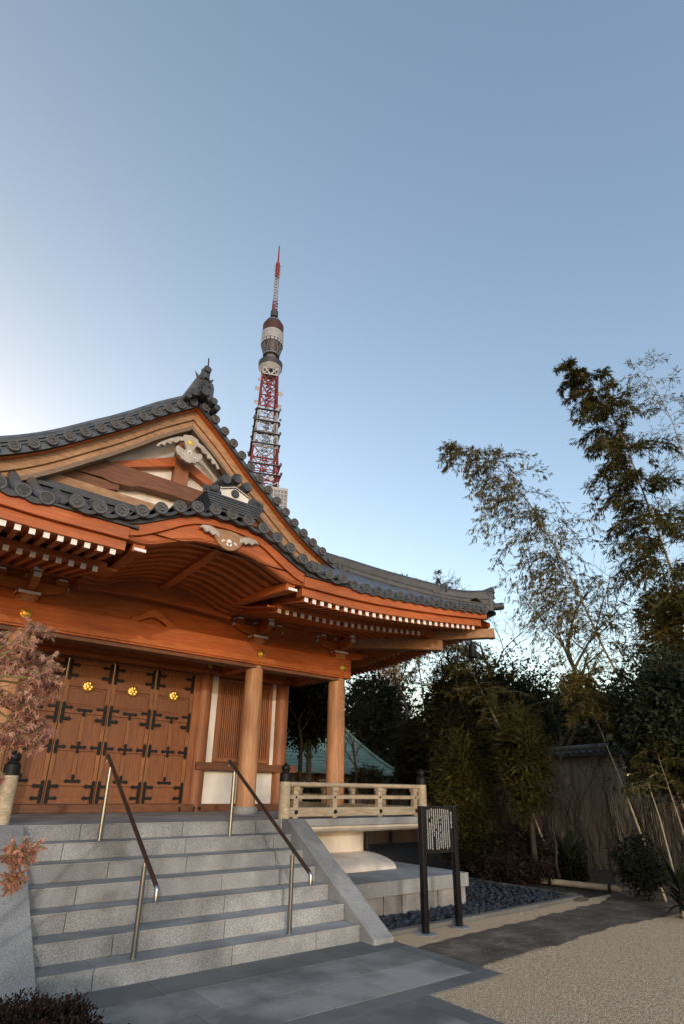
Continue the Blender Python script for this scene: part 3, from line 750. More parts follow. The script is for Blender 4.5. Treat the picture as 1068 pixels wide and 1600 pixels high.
# main ridge and its end ornament
rg = MB()
for k in range(5):
    rg.box(XC-.17+.008*(k % 2), XC+.17-.008*(k % 2), 8.3, 18, 8.10+.075*k, 8.10+.075*k+.068)
rg.box(XC-.15, XC+.15, 8.29, 18, 8.05, 8.5)
rg.tube([(XC, 8.3, 8.52), (XC, 18, 8.52)], .1, 10)
ridge = rg.build('main_ridge', M['tile'], roof, True)
MB().box(XC-.20, XC+.20, 8.34, 17.9, 8.02, 8.14).build('ridge_plaster', M['cream'], ridge)
oni = MB()
sh = [(-.31, .05), (-.335, .25), (-.335, .44), (-.28, .55), (-.15, .575), (-.08, .62), (.08, .62), (.15, .575), (.28, .55), (.335, .44), (.335, .25), (.31, .05), (.12, .12), (0, .18), (-.12, .12)]
oni.prism([(XC+a*.66, 8.02+b) for a, b in sh], 'xz', 8.06, 8.30)
on = oni.build('ridge_end_tile', M['tile_dark'], roof, bev=.02)
r2 = MB()
for k in range(30):
    a = random.uniform(-.11, .11); b = random.uniform(.18, .60); r2.ico((XC+a, 8.05, 8.02+b), random.uniform(.022, .042), (1, .6, 1), .3)
r2.build('ridge_end_relief', M['tile_dark'], on)
for s in (-1, 1):
    cz = MB().lathe([(.001, -.0), (.035, 0), (.02, .09), (.001, .17)], (0, 0, 0), 8); a = s*.55
    cz.v = [(XC+s*.13+x*math.cos(a)+z*math.sin(a), 8.14+y, 8.62-x*math.sin(a)+z*math.cos(a)) for x, y, z in cz.v]
    cz.build('horn', M['tile_dark'], on, True)
    MB().tube([(XC+s*.23, 8.0, 8.12), (XC+s*.23, 8.3, 8.12)], .075, 14).build('ridge_foot_tile', M['tile_dark'], on, True)
    MB().tube([(XC+s*.32, 8.02, 8.01), (XC+s*.32, 8.3, 8.01)], .07, 14).build('ridge_foot_tile', M['tile_dark'], on, True)
MB().tube([(XC, 7.96, 8.22), (XC, 8.2, 8.22)], .085, 14).build('ridge_foot_tile', M['tile_dark'], on, True)
cz = MB().tube([(XC, 7.98, 8.82), (XC, 8.45, 8.72)], .085, 14); cz.tube([(XC, 8.1, 8.6), (XC, 8.1, 8.84)], .095, 10)
cz.build('ridge_top_tile', M['tile_dark'], on, True)
MB().tube([(XC, 8.0, 8.90), (XC, 8.02, 9.12)], .014, 6).build('lightning_rod', M['iron'], on, True)
on.scale = (.87, .87, .87); on.location = (0, -2.2*.13, 8.02*.13)
# ornament on top of the curved gable
ob = MB()
def stepbox(hw0, hw1, z0, z1, y0, y1):
    ob.prism([(XC+.02-hw0, z0), (XC+.02+hw0, z0), (XC+.02+hw1, z1), (XC+.02-hw1, z1)], 'xz', y0, y1)
for k in range(6):
    stepbox(.36+.016*k, .37+.016*k, 5.135+.032*k, 5.160+.032*k, 6.40-.004*k, 8.3)
stepbox(.345, .43, 5.10, 5.33, 6.43, 8.29)
kb = ob.build('porch_ridge', M['tile_dark'], T)
hs = [(-.22, 0), (.22, 0), (.22, .15), (0, .235), (-.22, .15)]
MB().prism([(XC+.02+a, 5.332+b) for a, b in hs], 'xz', 6.44, 6.9).build('white_ridge_plaque', M['white'], kb)
m = MB()
for dz in (0, .035):
    for s in (-1, 1):
        m.beam((XC+.02+s*.215, 6.434, 5.475-dz+(.0)), (XC+.02, 6.434, 5.56-dz), .012, .014, (0, 1, 0))
m.lathe([(.06, 0), (.06, -.02), (.05, -.03), (.045, -.02), (.001, -.02)], (XC+.02, 6.44, 5.43), 18, 'y')
for dx, dz in ((-.17, .26), (0, .335), (.17, .26)):
    m.lathe([(.075, .4), (.075, 0), (.07, -.012), (.06, -.006), (.001, -.006)], (XC+.02+dx, 6.40, 5.332+dz), 18, 'y')
m.build('plaque_tiles', M['tile_dark'], kb, True)
for s in (-1, 1):
    m = MB()
    for k in range(9):
        t = k/8; m.ico((XC+.02+s*(.26+.20*t), 6.43+random.uniform(-.02, .02), 5.37+.05*math.sin(k*2.1)-.02*t), .045-.02*t, (1.4, .7, 1), .35)
        m.lathe([(.028-.012*t, 0), (.001, .10)], (XC+.02+s*(.27+.19*t), 6.44, 5.37-.02*t), 6)
    m.build('leafy_scroll', M['tile_dark'], kb)
# side ridge on either side where porch gable meets the eave: stop tiles
for s in (-1, 1):
    m = MB().box(XC+s*2.17-.05, XC+s*2.17+.05, 6.5, 7.4, 4.53, 4.66)
    m.build('gutter_stop', M['tile_dark'], roof, bev=.01)
# hip ridges running down to the right corner
def hip_pt(t): # 0 at the corner, 1 at the gable foot
    return (8.86-2.2*t, 6.54+1.76*t)
hp = MB()
def ridge_run(t0, t1, h0, h1, wd, rows):
    n = 16; mb = hp
    ts = [t0+(t1-t0)*k/n for k in range(n+1)]
    def base(t):
        x, y = hip_pt(t); return Vector((x, y, surf(min(x, 8.7), max(y, 6.6))))
    nrm = Vector((1.72, 2.15, 0)).normalized()
    for r in range(rows):
        rowsP = []
        for t in ts:
            b = base(t); h = h1+(h0-h1)*(1-(t-t0)/(t1-t0))**3; lo_ = h*r/rows; hi = h*(r+.62)/rows
            wq = wd*(1.08 if r % 2 == 0 else .94)
            rowsP.append([b+nrm*wq+Vector((0, 0, lo_-.03)), b+nrm*wq+Vector((0, 0, hi)), b-nrm*wq+Vector((0, 0, hi)), b-nrm*wq+Vector((0, 0, lo_-.03)), b+nrm*wq+Vector((0, 0, lo_-.03))])
        mb.grid(rowsP)
    P = []
    for t in ts:
        b = base(t); h = h1+(h0-h1)*(1-(t-t0)/(t1-t0))**3; P.append([b+nrm*wd*.62+Vector((0, 0, -.03)), b+nrm*wd*.62+Vector((0, 0, h*.97)), b-nrm*wd*.62+Vector((0, 0, h*.97)), b-nrm*wd*.62+Vector((0, 0, -.03))])
    mb.grid(P)
    mb.tube([base(t)+Vector((0, 0, h1+(h0-h1)*(1-(t-t0)/(t1-t0))**3+.02)) for t in ts], .075, 10)
    return base(t0)
e1 = ridge_run(.36, 1.25, .26, .30, .12, 6)
e2 = ridge_run(.03, .42, .34, .22, .13, 6)
hip = hp.build('hip_ridge', M['tile_dark'], roof, True)
dirh = Vector((2.15, -1.72, 0)).normalized()
for e, h in ((e1, .26), (e2, .36)):
    m = MB(); nrm = Vector((1.72, 2.15, 0)).normalized()
    prof2 = [(-.12, -.04), (-.135, h*.5), (-.12, h-.02), (-.06, h+.04), (0, h+.06), (.06, h+.04), (.12, h-.02), (.135, h*.5), (.12, -.04)]
    V = []
    for d in (0, .09):
        for a, b in prof2: V.append(e+nrm*a+dirh*d+Vector((0, 0, b)))
    n = len(prof2); m.add(V, [tuple(range(n)), tuple(range(n, 2*n))]+[(i, (i+1) % n, n+(i+1) % n, n+i) for i in range(n)])
    for k in range(12): 
        q = e+nrm*random.uniform(-.1, .1)+dirh*.1+Vector((0, 0, random.uniform(.05, h))); m.ico(q, random.uniform(.03, .05), (1, 1, 1), .3)
    m.tube([e-dirh*.25+Vector((0, 0, h*.86)), e-dirh*.05+Vector((0, 0, h+.01)), e+dirh*.14+Vector((0, 0, h+.10))], [.07, .065, .055], 10)
    m.build('hip_end_tile', M['tile_dark'], hip, bev=.012)
m = MB().tube([e2-dirh*.1+Vector((0, 0, .05)), e2+dirh*.30+Vector((0, 0, .10))], .075, 12)
m.build('corner_tile', M['tile_dark'], hip, True)
# side eave tile edge
m = MB()
for k in range(46):
    Y = 6.8+.25*k; m.tube([(8.55, Y, 4.75+sidelift(Y)), (9.0, Y, 4.60+sidelift(Y))], .08, 8)
YS = [6.56]+[7+.5*k for k in range(24)]
m.grid([[(9.0, y, 4.56+sidelift(y)) for y in YS], [(9.0, y, 4.62+sidelift(y)) for y in YS], [(8.4, y, 4.80+sidelift(y)) for y in YS]])
m.build('side_eave_tiles', M['tile_dark'], roof, True)

# ================================================================== platform, plinth, steps
rise, tread, Y1 = PZ/7, .283, 5.518
P = thing('veranda_platform', 'granite veranda platform with cream plaster cornice on a stone plinth', 'platform', (6, 9, 0))
MB().box(-4, 7.52, 7.22+.283, 19.5, PZ-.10, PZ).box(4.60, 7.52, 7.21, 7.503, PZ-.10, PZ).box(-4, 1.33, 7.21, 7.503, PZ-.1, PZ).build('floor_slab', M['granite_dark'], P, bev=.008)
cor = [(7.245, 1.055), (7.25, 1.02), (7.29, .985), (7.38, .955), (7.5, .945), (8.2, .945), (8.2, 1.055)]
MB().prism(cor, 'yz', 4.61, 7.40).build('cornice', M['cream'], P, bev=.004)
MB().box(4.6, 6.55, 7.78, 13, .45, .944).build('base_wall', M['cream'], P)
MB().box(-4, 4.6, 7.51, 18, 0, PZ-.101).build('foundation', M['granite_rough'], P)
n = 14
md = [(7.0, .452)]+[(7.0+.02+.76*(1-math.cos(t)), .475+.16*math.sin(t)) for t in np.linspace(0, PI/2, n)]+[(7.8, .635), (7.8, .452)]
MB().prism(md, 'yz', 4.6, 6.56).build('rounded_plaster_base', M['cream'], P, True)
m = MB(); x = 4.95
for L in (.72, .75, .77):
    m.box(x+.002, x+L-.002, 6.14, 6.7, .275, .449); x += L
x1 = x
m.box(4.6, 4.948, 6.14, 6.7, .275, .449)
for a, b in ((6.705, 7.9), (7.903, 9.2), (9.203, 10.6), (10.603, 12)): m.box(4.6, x1-.002, a, b, .276, .4485)
m.build('plinth_cap', M['granite'], P, bev=.006)
m = MB(); x = 4.6; k = 0
while x < x1-.05:
    wd = .07 if k % 2 else random.uniform(.24, .30); wd = min(wd, x1-.03-x)
    m.box(x+.002, x+wd-.002, 6.19-(.015 if k % 2 else 0), 6.5, -.05, .273); x += wd; k += 1
y = 6.2
while y < 12:
    m.box(x1-.3, x1-.03, y+.302, y+.6, -.05, .273); y += .3
m.box(4.6, x1-.05, 6.5, 12, -.05, .27)
m.build('plinth_course', M['granite_rough'], P, bev=.006)

S = thing('stone_staircase', 'seven grey granite steps with sloping side walls before the temple doors', 'stairs', (XC, 6.4, 0))
SX0, SX1 = 1.34, 4.60
random.seed(3)
for i in range(7):
    y0 = Y1+tread*i; y1 = y0+tread+.03
    cuts = sorted([SX0, SX1]+[SX0+.55+random.uniform(-.25, .35)+1.08*k for k in range(3) if True])
    m = MB()
    for a, b in zip(cuts[:-1], cuts[1:]):
        m.box(a+.0025, b-.0025, y0+.003, y1, rise*i+.002, rise*(i+1)-.012)
    st = m.build('step', M['granite'], S, bev=.006)
    m = MB()
    for a, b in zip(cuts[:-1], cuts[1:]):
        m.box(a+.0025, b-.0025, y0, y1 if i < 6 else y0+.27, rise*(i+1)-.0125, rise*(i+1)+.001)
    m.build('tread', M['granite_dark'], st)
MB().box(SX0, SX1, Y1+.02, 7.5, 0, rise-.02).box(SX0, SX1, Y1+tread*3+.03, 7.5, rise, rise*3).build('core', M['granite_rough'], S)
for x0, x1_ in ((SX1+.003, SX1+.29), (SX0-.29, SX0-.003)):
    ck = [(5.285, 0), (5.29, .06), (5.32, .075), (7.05, PZ+.012), (7.21, PZ+.012), (7.21, 0)]
    MB().prism(ck, 'yz', x0, x1_).build('side_wall', M['granite'], S, bev=.008)

def handrail(X, label):
    h = thing('handrail', label, 'handrail', (X, 5.63, 0), 'step handrails')
    r = .0235
    MB().tube([(X, 5.627, rise), (X, 5.627, .885)], r, 14).lathe([(.036, rise), (.036, rise+.006), (r, rise+.008)], (X, 5.627, 0), 14).build('post', M['steel'], h, True)
    MB().tube([(X, 7.09, rise*6), (X, 7.09, 1.735)], r, 14).lathe([(.036, rise*6), (.036, rise*6+.006), (r, rise*6+.008)], (X, 7.09, 0), 14).build('post', M['steel'], h, True)
    sl = (1.80-.745)/(7.09-5.28)
    MB().tube([(X, 5.285, .752), (X, 7.24, 1.895), (X, 7.26, 1.90)], .021, 14).build('rail', M['rail_brown'], h, True)
    MB().tube([(X, 5.275, .65), (X, 5.275, .735), (X, 5.28, .748), (X, 5.292, .757)], .0205, 12).build('end_bend', M['steel'], h, True)
    MB().tube([(X, 7.25, 1.895), (X, 7.262, 1.88), (X, 7.265, 1.83)], .0205, 12).build('end_bend', M['steel'], h, True)
    for y, z in ((5.627, .885), (7.09, 1.735)): MB().tube([(X, y, z-.01), (X, y, z+.06)], .009, 8).build('rail_bracket', M['steel'], h, True)
handrail(2.135, 'steel and brown handrail on the left half of the steps, before the doors')
handrail(3.75, 'steel and brown handrail on the right half of the steps, before the round pillar')

# ------------------------------------------------------------------ wooden veranda railings
def newel(X, Y, parent):
    nw = MB().lathe([(.082, PZ), (.080, 1.675)], (X, Y, 0), 24).build('newel_post', M['rail_wood'], parent, True)
    MB().lathe([(.084, 1.655), (.084, 1.765), (.07, 1.772), (.055, 1.785), (.05, 1.80), (.062, 1.82), (.066, 1.845), (.055, 1.875), (.03, 1.895), (.012, 1.908), (.001, 1.915)], (X, Y, 0), 24).build('black_cap', M['iron'], nw, True)
def railing(name, label, a, b, posts, ends):
    a = Vector((a[0], a[1], 0)); b = Vector((b[0], b[1], 0)); d = (b-a).normalized(); L = (b-a).length; nr = Vector((d.y, -d.x, 0))
    rl = thing(name, label, 'railing', (a.x, a.y, PZ), 'veranda railings')
    for e in ends: newel(e[0], e[1], rl)
    def pt(t, z, off=0): return a+d*t+nr*off+Vector((0, 0, z))
    MB().tube([pt(.06, 1.622), pt(L-.06, 1.622)], .034, 14).build('top_rail', M['rail_wood'], rl, True)
    MB().beam(pt(.06, 1.450), pt(L-.06, 1.450), .07, .055).build('middle_rail', M['rail_wood'], rl, bev=.008)
    MB().beam(pt(.06, 1.247), pt(L-.06, 1.247), .10, .125).build('bottom_rail', M['rail_wood'], rl, bev=.012)
    for t in posts:
        m = MB(); m.beam(pt(t, 1.163), pt(t, 1.55), .085, .085, d); m.beam(pt(t, 1.543), pt(t, 1.59), .12, .10, d)
        p = m.build('rail_post', M['rail_wood'], rl, bev=.008)
        m = MB()
        for z, r in ((1.45, .020), (1.247, .034)):
            c = pt(t, z, .051 if r > .03 else .036); m.tube([c-nr*.012, c+nr*.008], [r, r*.85], 14)
        m.build('black_stud', M['iron'], p, True)
railing('veranda_railing', 'pale wooden railing along the veranda front behind the sign board', (4.70, 7.31), (7.47, 7.31), (.175, .885, 1.78, 2.58), ((4.70, 7.31), (7.47, 7.31)))
railing('veranda_railing', 'pale wooden railing running back along the veranda side', (7.47, 7.31), (7.47, 14.2), (1.0, 1.9, 2.8, 3.7, 4.6, 5.5, 6.4), ((7.47, 14.2),))
railing('veranda_railing', 'pale wooden railing with black capped post behind the maple', (-3, 7.31), (1.16, 7.31), (1.0, 1.9, 2.8, 3.98), ((1.16, 7.31),))

# ------------------------------------------------------------------ notice board
B = thing('sign_board', 'black two-post notice board with white vertical Japanese writing beside the steps', 'sign', (5.79, 5.39, 0))
for x, y, h in ((5.473, 5.373, 1.378), (6.095, 5.405, 1.382)):
    MB().prism([(x-.037, y-.037), (x+.037, y-.037), (x+.037, y+.037), (x-.037, y+.037)], 'xy', -.05, h).build('post', M['black_paint'], B, bev=.012)
    MB().lathe([(.13, -.02), (.13, .008), (.115, .012)], (x, y, 0), 20).build('footing', M['granite'], B)
pn = MB().box(5.512, 6.058, 5.37, 5.405, .835, 1.375).build('panel', M['black_paint'], B, bev=.004)
fr = MB()
for x in (5.52, 6.05): fr.box(x-.008, x+.008, 5.362, 5.371, .84, 1.37)
for z in (.848, 1.364): fr.box(5.528, 6.042, 5.363, 5.371, z-.008, z+.008)
fr.build('panel_frame', M['black_paint'], pn)
rs = random.Random(5); tx = MB()
def glyph(cx, cz, s):
    # small brush-stroke shapes, too fine to read in the photograph
    t = s*.12
    for q in range(rs.choice((2, 3))):
        o = (q/2-.4+rs.uniform(-.06, .06))*s*.9; L = rs.uniform(.34, .46)*s; tx.box(cx-L, cx+L, 5.3672, 5.3690, cz+o-t, cz+o+t)
    o = rs.choice((-.22, 0, .2))*s; tx.box(cx+o-t, cx+o+t, 5.3668, 5.3690, cz-s*.46, cz+s*.42)
cols = 11
for c in range(cols):
    x = 5.955-c*.0385; z = 1.338-rs.uniform(0, .018)
    zend = .885 if c not in (7,) else 1.02
    while z > zend:
        if rs.random() > .03: glyph(x, z, rs.uniform(.0205, .0245))
        z -= rs.uniform(.0215, .0255)
tx.build('lettering', M['lettering'], pn)
tx = MB()
for k in range(6): glyph(6.008, 1.285-k*.031, .031)
tx.build('title_lettering', M['lettering'], pn)

# ================================================================== ground
def sheet(name, pts, z, m, kind='structure'):
    o = MB().add([(x, y, z) for x, y in pts], [tuple(range(len(pts)))]).build(name, m); o['kind'] = kind; return o
sheet('ground', [(-700, -300), (900, -300), (900, 1100), (-700, 1100)], -.03, M['far_ground'])
sheet('garden_soil', [(4.5, 5.4), (16, 2), (22, 2), (22, 40), (4.5, 40)], -.014, M['soil'])
# gravel court as a gently uneven sheet
gp_ = MB(); gxs = np.linspace(-6, 14, 81); gys = np.linspace(-6, 5.6, 48)
gp_.grid([[(x, y, -.006+.006*math.sin(x*2.1+y*1.3)*math.sin(y*1.7-x)) if x > 3 else (x, y, -.012) for x in gxs] for y in gys])
gv = gp_.build('gravel_court', M['gravel'], None, True); gv['kind'] = 'structure'
sl = MB().grid([[(9.5+2.6*t+.25*s, 2.2+3.6*t*0+s*3.4+.0, .002+.03*s) for t in (0, .5, 1)] for s in (0, .25, .5, .75, 1)])
# dark stone garden path, ragged along its edges
def wob(x, k): return .02*math.sin(x*2.1+k)+.012*math.sin(x*7.3+2*k)+.012*math.sin(x*17+k)
up_e = [(4.93, 5.02), (5.5, 5.05), (6.2, 5.08), (7.0, 5.12), (7.8, 5.22), (8.6, 5.22), (9.3, 5.25), (9.9, 5.5)]
dn_e = [(4.93, 4.12), (5.6, 4.22), (6.3, 4.22), (7.0, 4.26), (7.8, 4.28), (8.6, 4.22), (9.5, 4.22), (13.5, 4.3)]
XS = [4.935+.09*k for k in range(92)]
ptop = [interp(up_e+[(13.5, 7.2)], x)+wob(x, 1) for x in XS]; pbot = [interp(dn_e, x)+wob(x, 4) for x in XS]
rows = []
for t in (0, 0, .02, .12, .25, .4, .55, .7, .85, .98, 1, 1):
    rows.append(t)
G = []
for j, t in enumerate(rows):
    zz = -.02 if j in (0, len(rows)-1) else .006
    G.append([(x, b+(a-b)*t, zz+(.008*math.sin(x*5+t*9)*math.sin(x*11.3-t*7) if zz > 0 else 0)) for x, a, b in zip(XS, ptop, pbot)])
pth = MB().grid(G).build('garden_path', M['path'], None, True); pth['kind'] = 'structure'
# slate paving: border bands and slabs with open joints
random.seed(21)
pv = MB(); ed = MB()
def slabrow(mb, x0, x1, y0, y1, lens, z=.012, g=.003):
    x = x1; i = 0
    while x > x0+.02:
        L = lens[i % len(lens)]; i += 1; a = max(x0, x-L)
        mb.box(a+g, x-g, y0+g, y1-g, -.03, z+random.uniform(-.0008, .0008)); x = a
slabrow(ed, -3, 4.93, 5.09, 5.515, (.92, .9, .88, .9))
slabrow(ed, -3, 4.93, 3.87, 4.07, (.6, .9, .9))
y = 4.07
for L in (.52, .50): 
    ed.box(4.733, 4.927, y+.003, y+L-.003, -.03, .012); y += L
slabrow(pv, -3, 4.73, 4.58, 5.09, (.62, .95, .70, .92, .6, .9))
slabrow(pv, -3, 4.73, 4.07, 4.58, (.95, .62, .90, .62, .95))
y = 3.87
for k in range(8):
    ed.box(3.763, 3.957, y-.597, y-.003, -.03, .012); y -= .6
for j in range(9):
    slabrow(pv, -3, 3.76, 3.87-.5*(j+1), 3.87-.5*j, ((.7, .95, .62, .9) if j % 2 else (.95, .6, .9, .7)))
a = pv.build('stone_paving', M['paving'], None, bev=.002); a['kind'] = 'structure'
a = ed.build('paving_border', M['paving_edge'], None, bev=.002); a['kind'] = 'structure'
a = MB().box(-3, 4.925, 3.9, 5.5, -.02, .002).box(-3, 3.95, -2, 3.9, -.02, .0015).build('paving_joints', M['mortar']); a['kind'] = 'structure'
# drain of dark cobbles with a stone kerb
k = MB()
for i in range(7):
    x0 = 4.92+.62*i; k.box(x0+.002, x0+.618, 5.515+.012*i, 5.61+.012*i, -.05, .05)
for i in range(5):
    y0 = 5.70+.62*i; k.box(9.16, 9.27, y0+.002, y0+.618, -.05, .05)
kb = k.build('kerb', M['paving_edge'], None, bev=.006); kb['kind'] = 'structure'
st = MB(); rs = random.Random(9)
for i in range(4800):
    if rs.random() < .42: x, y = rs.uniform(4.92, 7.2), rs.uniform(5.64, 6.16)
    else: x, y = rs.uniform(7.1, 9.14), rs.uniform(5.7, 8.3)
    r = rs.uniform(.020, .042); st.ico((x, y, rs.uniform(-.02, .06)), r, (1, rs.uniform(.7, 1), rs.uniform(.55, .8)), .28)
o = st.build('drain_cobbles', M['cobble']); tag(o, 'dark blue-grey cobbles filling the drain round the plinth', 'cobbles', None, 'stuff')
# loose gravel pebbles
def pebbles(name, n, region, rmin, rmax, label):
    V = []; c = 0
    base = np.array([(1, 0, 0), (0, 1, 0), (-1, 0, 0), (0, -1, 0), (0, 0, 1), (0, 0, -1)], float)
    tri = np.array([(0, 1, 4), (1, 2, 4), (2, 3, 4), (3, 0, 4)])
    P = region(n); n = len(P)
    r = RNG.uniform(rmin, rmax, n)
    th = RNG.uniform(0, 6.28, n); cs, sn = np.cos(th), np.sin(th)
    sx, sy, sz = r*RNG.uniform(.8, 1.3, n), r*RNG.uniform(.7, 1.1, n), r*RNG.uniform(.5, .9, n)
    jit = RNG.uniform(.75, 1.2, (n, 6))
    pts = base[None]*jit[:, :, None]
    x = pts[:, :, 0]*sx[:, None]; y = pts[:, :, 1]*sy[:, None]; z = pts[:, :, 2]*sz[:, None]
    X = x*cs[:, None]-y*sn[:, None]+P[:, 0:1]; Y = x*sn[:, None]+y*cs[:, None]+P[:, 1:2]; Z = z+P[:, 2:3]
    pts = np.stack([X, Y, Z], -1)
    me = bpy.data.meshes.new(name); co = pts.reshape(-1, 3)
    f = (tri[None]+6*np.arange(n)[:, None, None]).reshape(-1, 3)
    me.vertices.add(len(co)); me.vertices.foreach_set('co', co.astype(np.float32).ravel())
    me.loops.add(f.size); me.loops.foreach_set('vertex_index', f.astype(np.int32).ravel())
    me.polygons.add(len(f)); me.polygons.foreach_set('loop_start', np.arange(0, f.size, 3, dtype=np.int32)); me.polygons.foreach_set('loop_total', np.full(len(f), 3, np.int32))
    me.update(calc_edges=True); me.materials.append(M['pebble'])
    o = bpy.data.objects.new(name, me); COL.objects.link(o); return tag(o, label, 'gravel', None, 'stuff')
def reg_court(n):
    P = np.stack([RNG.uniform(3.97, 10.5, n), RNG.uniform(1.2, 5.5, n), np.full(n, .004)], 1)
    pt = np.interp(P[:, 0], XS, ptop); pb_ = np.interp(P[:, 0], XS, pbot)
    onpath = (P[:, 0] > 4.93) & (P[:, 1] < pt+.01) & (P[:, 1] > pb_-.01)
    paved = (P[:, 0] < 4.935) & (P[:, 1] > 3.865)
    keep = ~paved & (~onpath | (RNG.uniform(size=n) < .004)) & (P[:, 1] < 5.51+.019*(P[:, 0]-4.92))
    d = np.hypot(P[:, 0], P[:, 1]); keep &= RNG.uniform(size=n) < np.clip(1.5-d/9, .25, 1)
    P = P[keep]; 
    on2 = (P[:, 0] > 4.93) & (P[:, 1] < np.interp(P[:, 0], XS, ptop)) & (P[:, 1] > np.interp(P[:, 0], XS, pbot)); P[on2, 2] += .02
    return P
pebbles('gravel', 240000, reg_court, .0035, .0075, 'pale beige loose gravel on the temple court')

# ================================================================== lattice tower far behind
TAZ = math.radians(28.4); TX, TY = 260*math.sin(TAZ), 260*math.cos(TAZ)
TW = thing('lattice_tower', 'tall red and white lattice broadcasting tower rising behind the temple roof', 'tower', (TX, TY, 0))
TR = math.radians(-28.4+5)
def tp(x, y, z):
    return (TX+x*math.cos(TR)-y*math.sin(TR), TY+x*math.sin(TR)+y*math.cos(TR), z)
HW = [(0, 42), (40, 28), (80, 19), (120, 12.5), (131, 10.0), (148, 7.6), (170, 6.3), (197, 4.8), (221, 4.1)]
def hw(z): return interp(HW, z)
def lattice(z0, z1, step, m, name, leg=.50, br=.26):
    b = MB(); zs = [z0+(z1-z0)*k/max(1, round((z1-z0)/step)) for k in range(max(1, round((z1-z0)/step))+1)]
    for a, c in zip(zs[:-1], zs[1:]):
        h0, h1 = hw(a), hw(c); C0 = [(-h0, -h0), (h0, -h0), (h0, h0), (-h0, h0)]; C1 = [(-h1, -h1), (h1, -h1), (h1, h1), (-h1, h1)]
        for i in range(4):
            j = (i+1) % 4
            b.beam(tp(*C0[i], a), tp(*C1[i], c), leg*1.5, leg*1.5)
            b.beam(tp(*C0[i], a), tp(*C0[j], a), br*1.6, br*1.6)
            mid = ((C1[i][0]+C1[j][0])/2, (C1[i][1]+C1[j][1])/2); mid0 = ((C0[i][0]+C0[j][0])/2, (C0[i][1]+C0[j][1])/2)
            b.beam(tp(*C1[i], c), tp(*mid0, a), br*1.6, br*1.6); b.beam(tp(*C1[j], c), tp(*mid0, a), br*1.6, br*1.6)
            b.beam(tp(*C0[i], a), tp(*mid, c), br, br); b.beam(tp(*C0[j], a), tp(*mid, c), br, br)
    return b.build(name, m, TW)
lattice(0, 131, 18, M['red'], 'leg_section', 1.2, .8)
lattice(143.5, 148.5, 5, M['twhite'], 'lattice_section')
lattice(148.5, 169.5, 7, M['red'], 'lattice_section')
lattice(169.5, 196.5, 9, M['twhite'], 'lattice_section')
lattice(196.5, 219, 7.5, M['red'], 'lattice_section')
lattice(219, 224, 5, M['twhite'], 'lattice_section', .5, .5)
# lift shaft and inner frame
b = MB()
for z0, z1, m in ((143, 169.5, 'red'), (169.5, 196.5, 'tgrey'), (196.5, 222, 'red')):
    b = MB()
    for sx in (-1.6, 1.6):
        for sy in (-1.6, 1.6): b.beam(tp(sx, sy, z0), tp(sx, sy, z1), .7, .7)
    z = z0
    while z < z1-3:
        for s in (-1.6, 1.6):
            b.beam(tp(-1.6, s, z), tp(1.6, s, z+3), .35, .35); b.beam(tp(s, -1.6, z), tp(s, 1.6, z+3), .35, .35)
            b.beam(tp(-1.6, s, z), tp(1.6, s, z), .35, .35)
        z += 3
    b.beam(tp(0, 0, z0), tp(0, 0, z1), 1.8, 1.8)
    b.build('lift_shaft', M[m], TW)
def ring(z0, z1, r0, r1, m, name, n=28):
    return MB().lathe([(r0, z0), (r1, z1)], (TX, TY, 0), n).build(name, M[m], TW, True)
# service platforms with aerials
rt = random.Random(4)
for z in (152, 158, 171, 178, 186, 193.5):
    b = MB(); h = hw(z)+1.5
    b.box(-h, h, -h, -h+1.5, z, z+.3); b.box(-h, h, h-1.5, h, z, z+.3); b.box(-h, -h+1.5, -h+1.5, h-1.5, z, z+.3); b.box(h-1.5, h, -h+1.5, h-1.5, z, z+.3)
    b.v = [tp(*v) for v in b.v]
    for i in range(10):
        a = rt.uniform(0, 2*PI); x, y = max(-h, min(h, 1.45*h*math.cos(a))), max(-h, min(h, 1.45*h*math.sin(a)))
        b.beam(tp(x, y, z), tp(x, y, z+rt.uniform(1.2, 2.6)), .5, .5)
        b.ico(tp(x, y, z+rt.uniform(.8, 1.8)), rt.uniform(.5, .9), (1, 1, 1), .2)
    pl = b.build('service_platform', M['tgrey'], TW)
for (x, y, z, r) in ((-6.6, -4, 208, 1.5), (6.2, -4, 207, 1.6), (-6.6, -4, 199, 1.3), (6.3, -4, 198.5, 1.2), (-5.8, -4.5, 214, 1.0), (4, -8, 150, 1.4)):
    b = MB().lathe([(.2, .7), (r*.7, .45), (r, 0), (r*.95, -.05), (r*.6, .25), (.01, .4)], (0, 0, 0), 16, 'y'); b.v = [tp(x+p[0], y+p[1], z+p[2]) for p in b.v]
    b.build('dish_aerial', M['twhite'], TW, True)
ring(222.8, 226.2, 4.9, 6.6, 'twhite', 'disc_deck_underside'); ring(226.2, 229.5, 6.7, 7.0, 'tdark', 'disc_deck_rim'); ring(229.5, 230.6, 6.9, 4.5, 'tgrey', 'disc_deck_top')
ring(230, 236.5, 3.2, 3.2, 'tgrey', 'deck_neck')
ring(235.0, 236.0, 4.8, 4.8, 'tgrey', 'deck_ledge')
ring(236.3, 242.6, 4.6, 6.0, 'tdark', 'glass_cone'); 
b = MB()
for i in range(14):
    a = 2*PI*i/14; c = 2*PI*(i+.5)/14; d = 2*PI*(i+1)/14
    b.beam((TX+4.7*math.cos(a), TY+4.7*math.sin(a), 236.3), (TX+6.1*math.cos(c), TY+6.1*math.sin(c), 242.6), .2, .2)
    b.beam((TX+4.7*math.cos(d), TY+4.7*math.sin(d), 236.3), (TX+6.1*math.cos(c), TY+6.1*math.sin(c), 242.6), .2, .2)
b.build('cone_braces', M['tgrey'], TW)
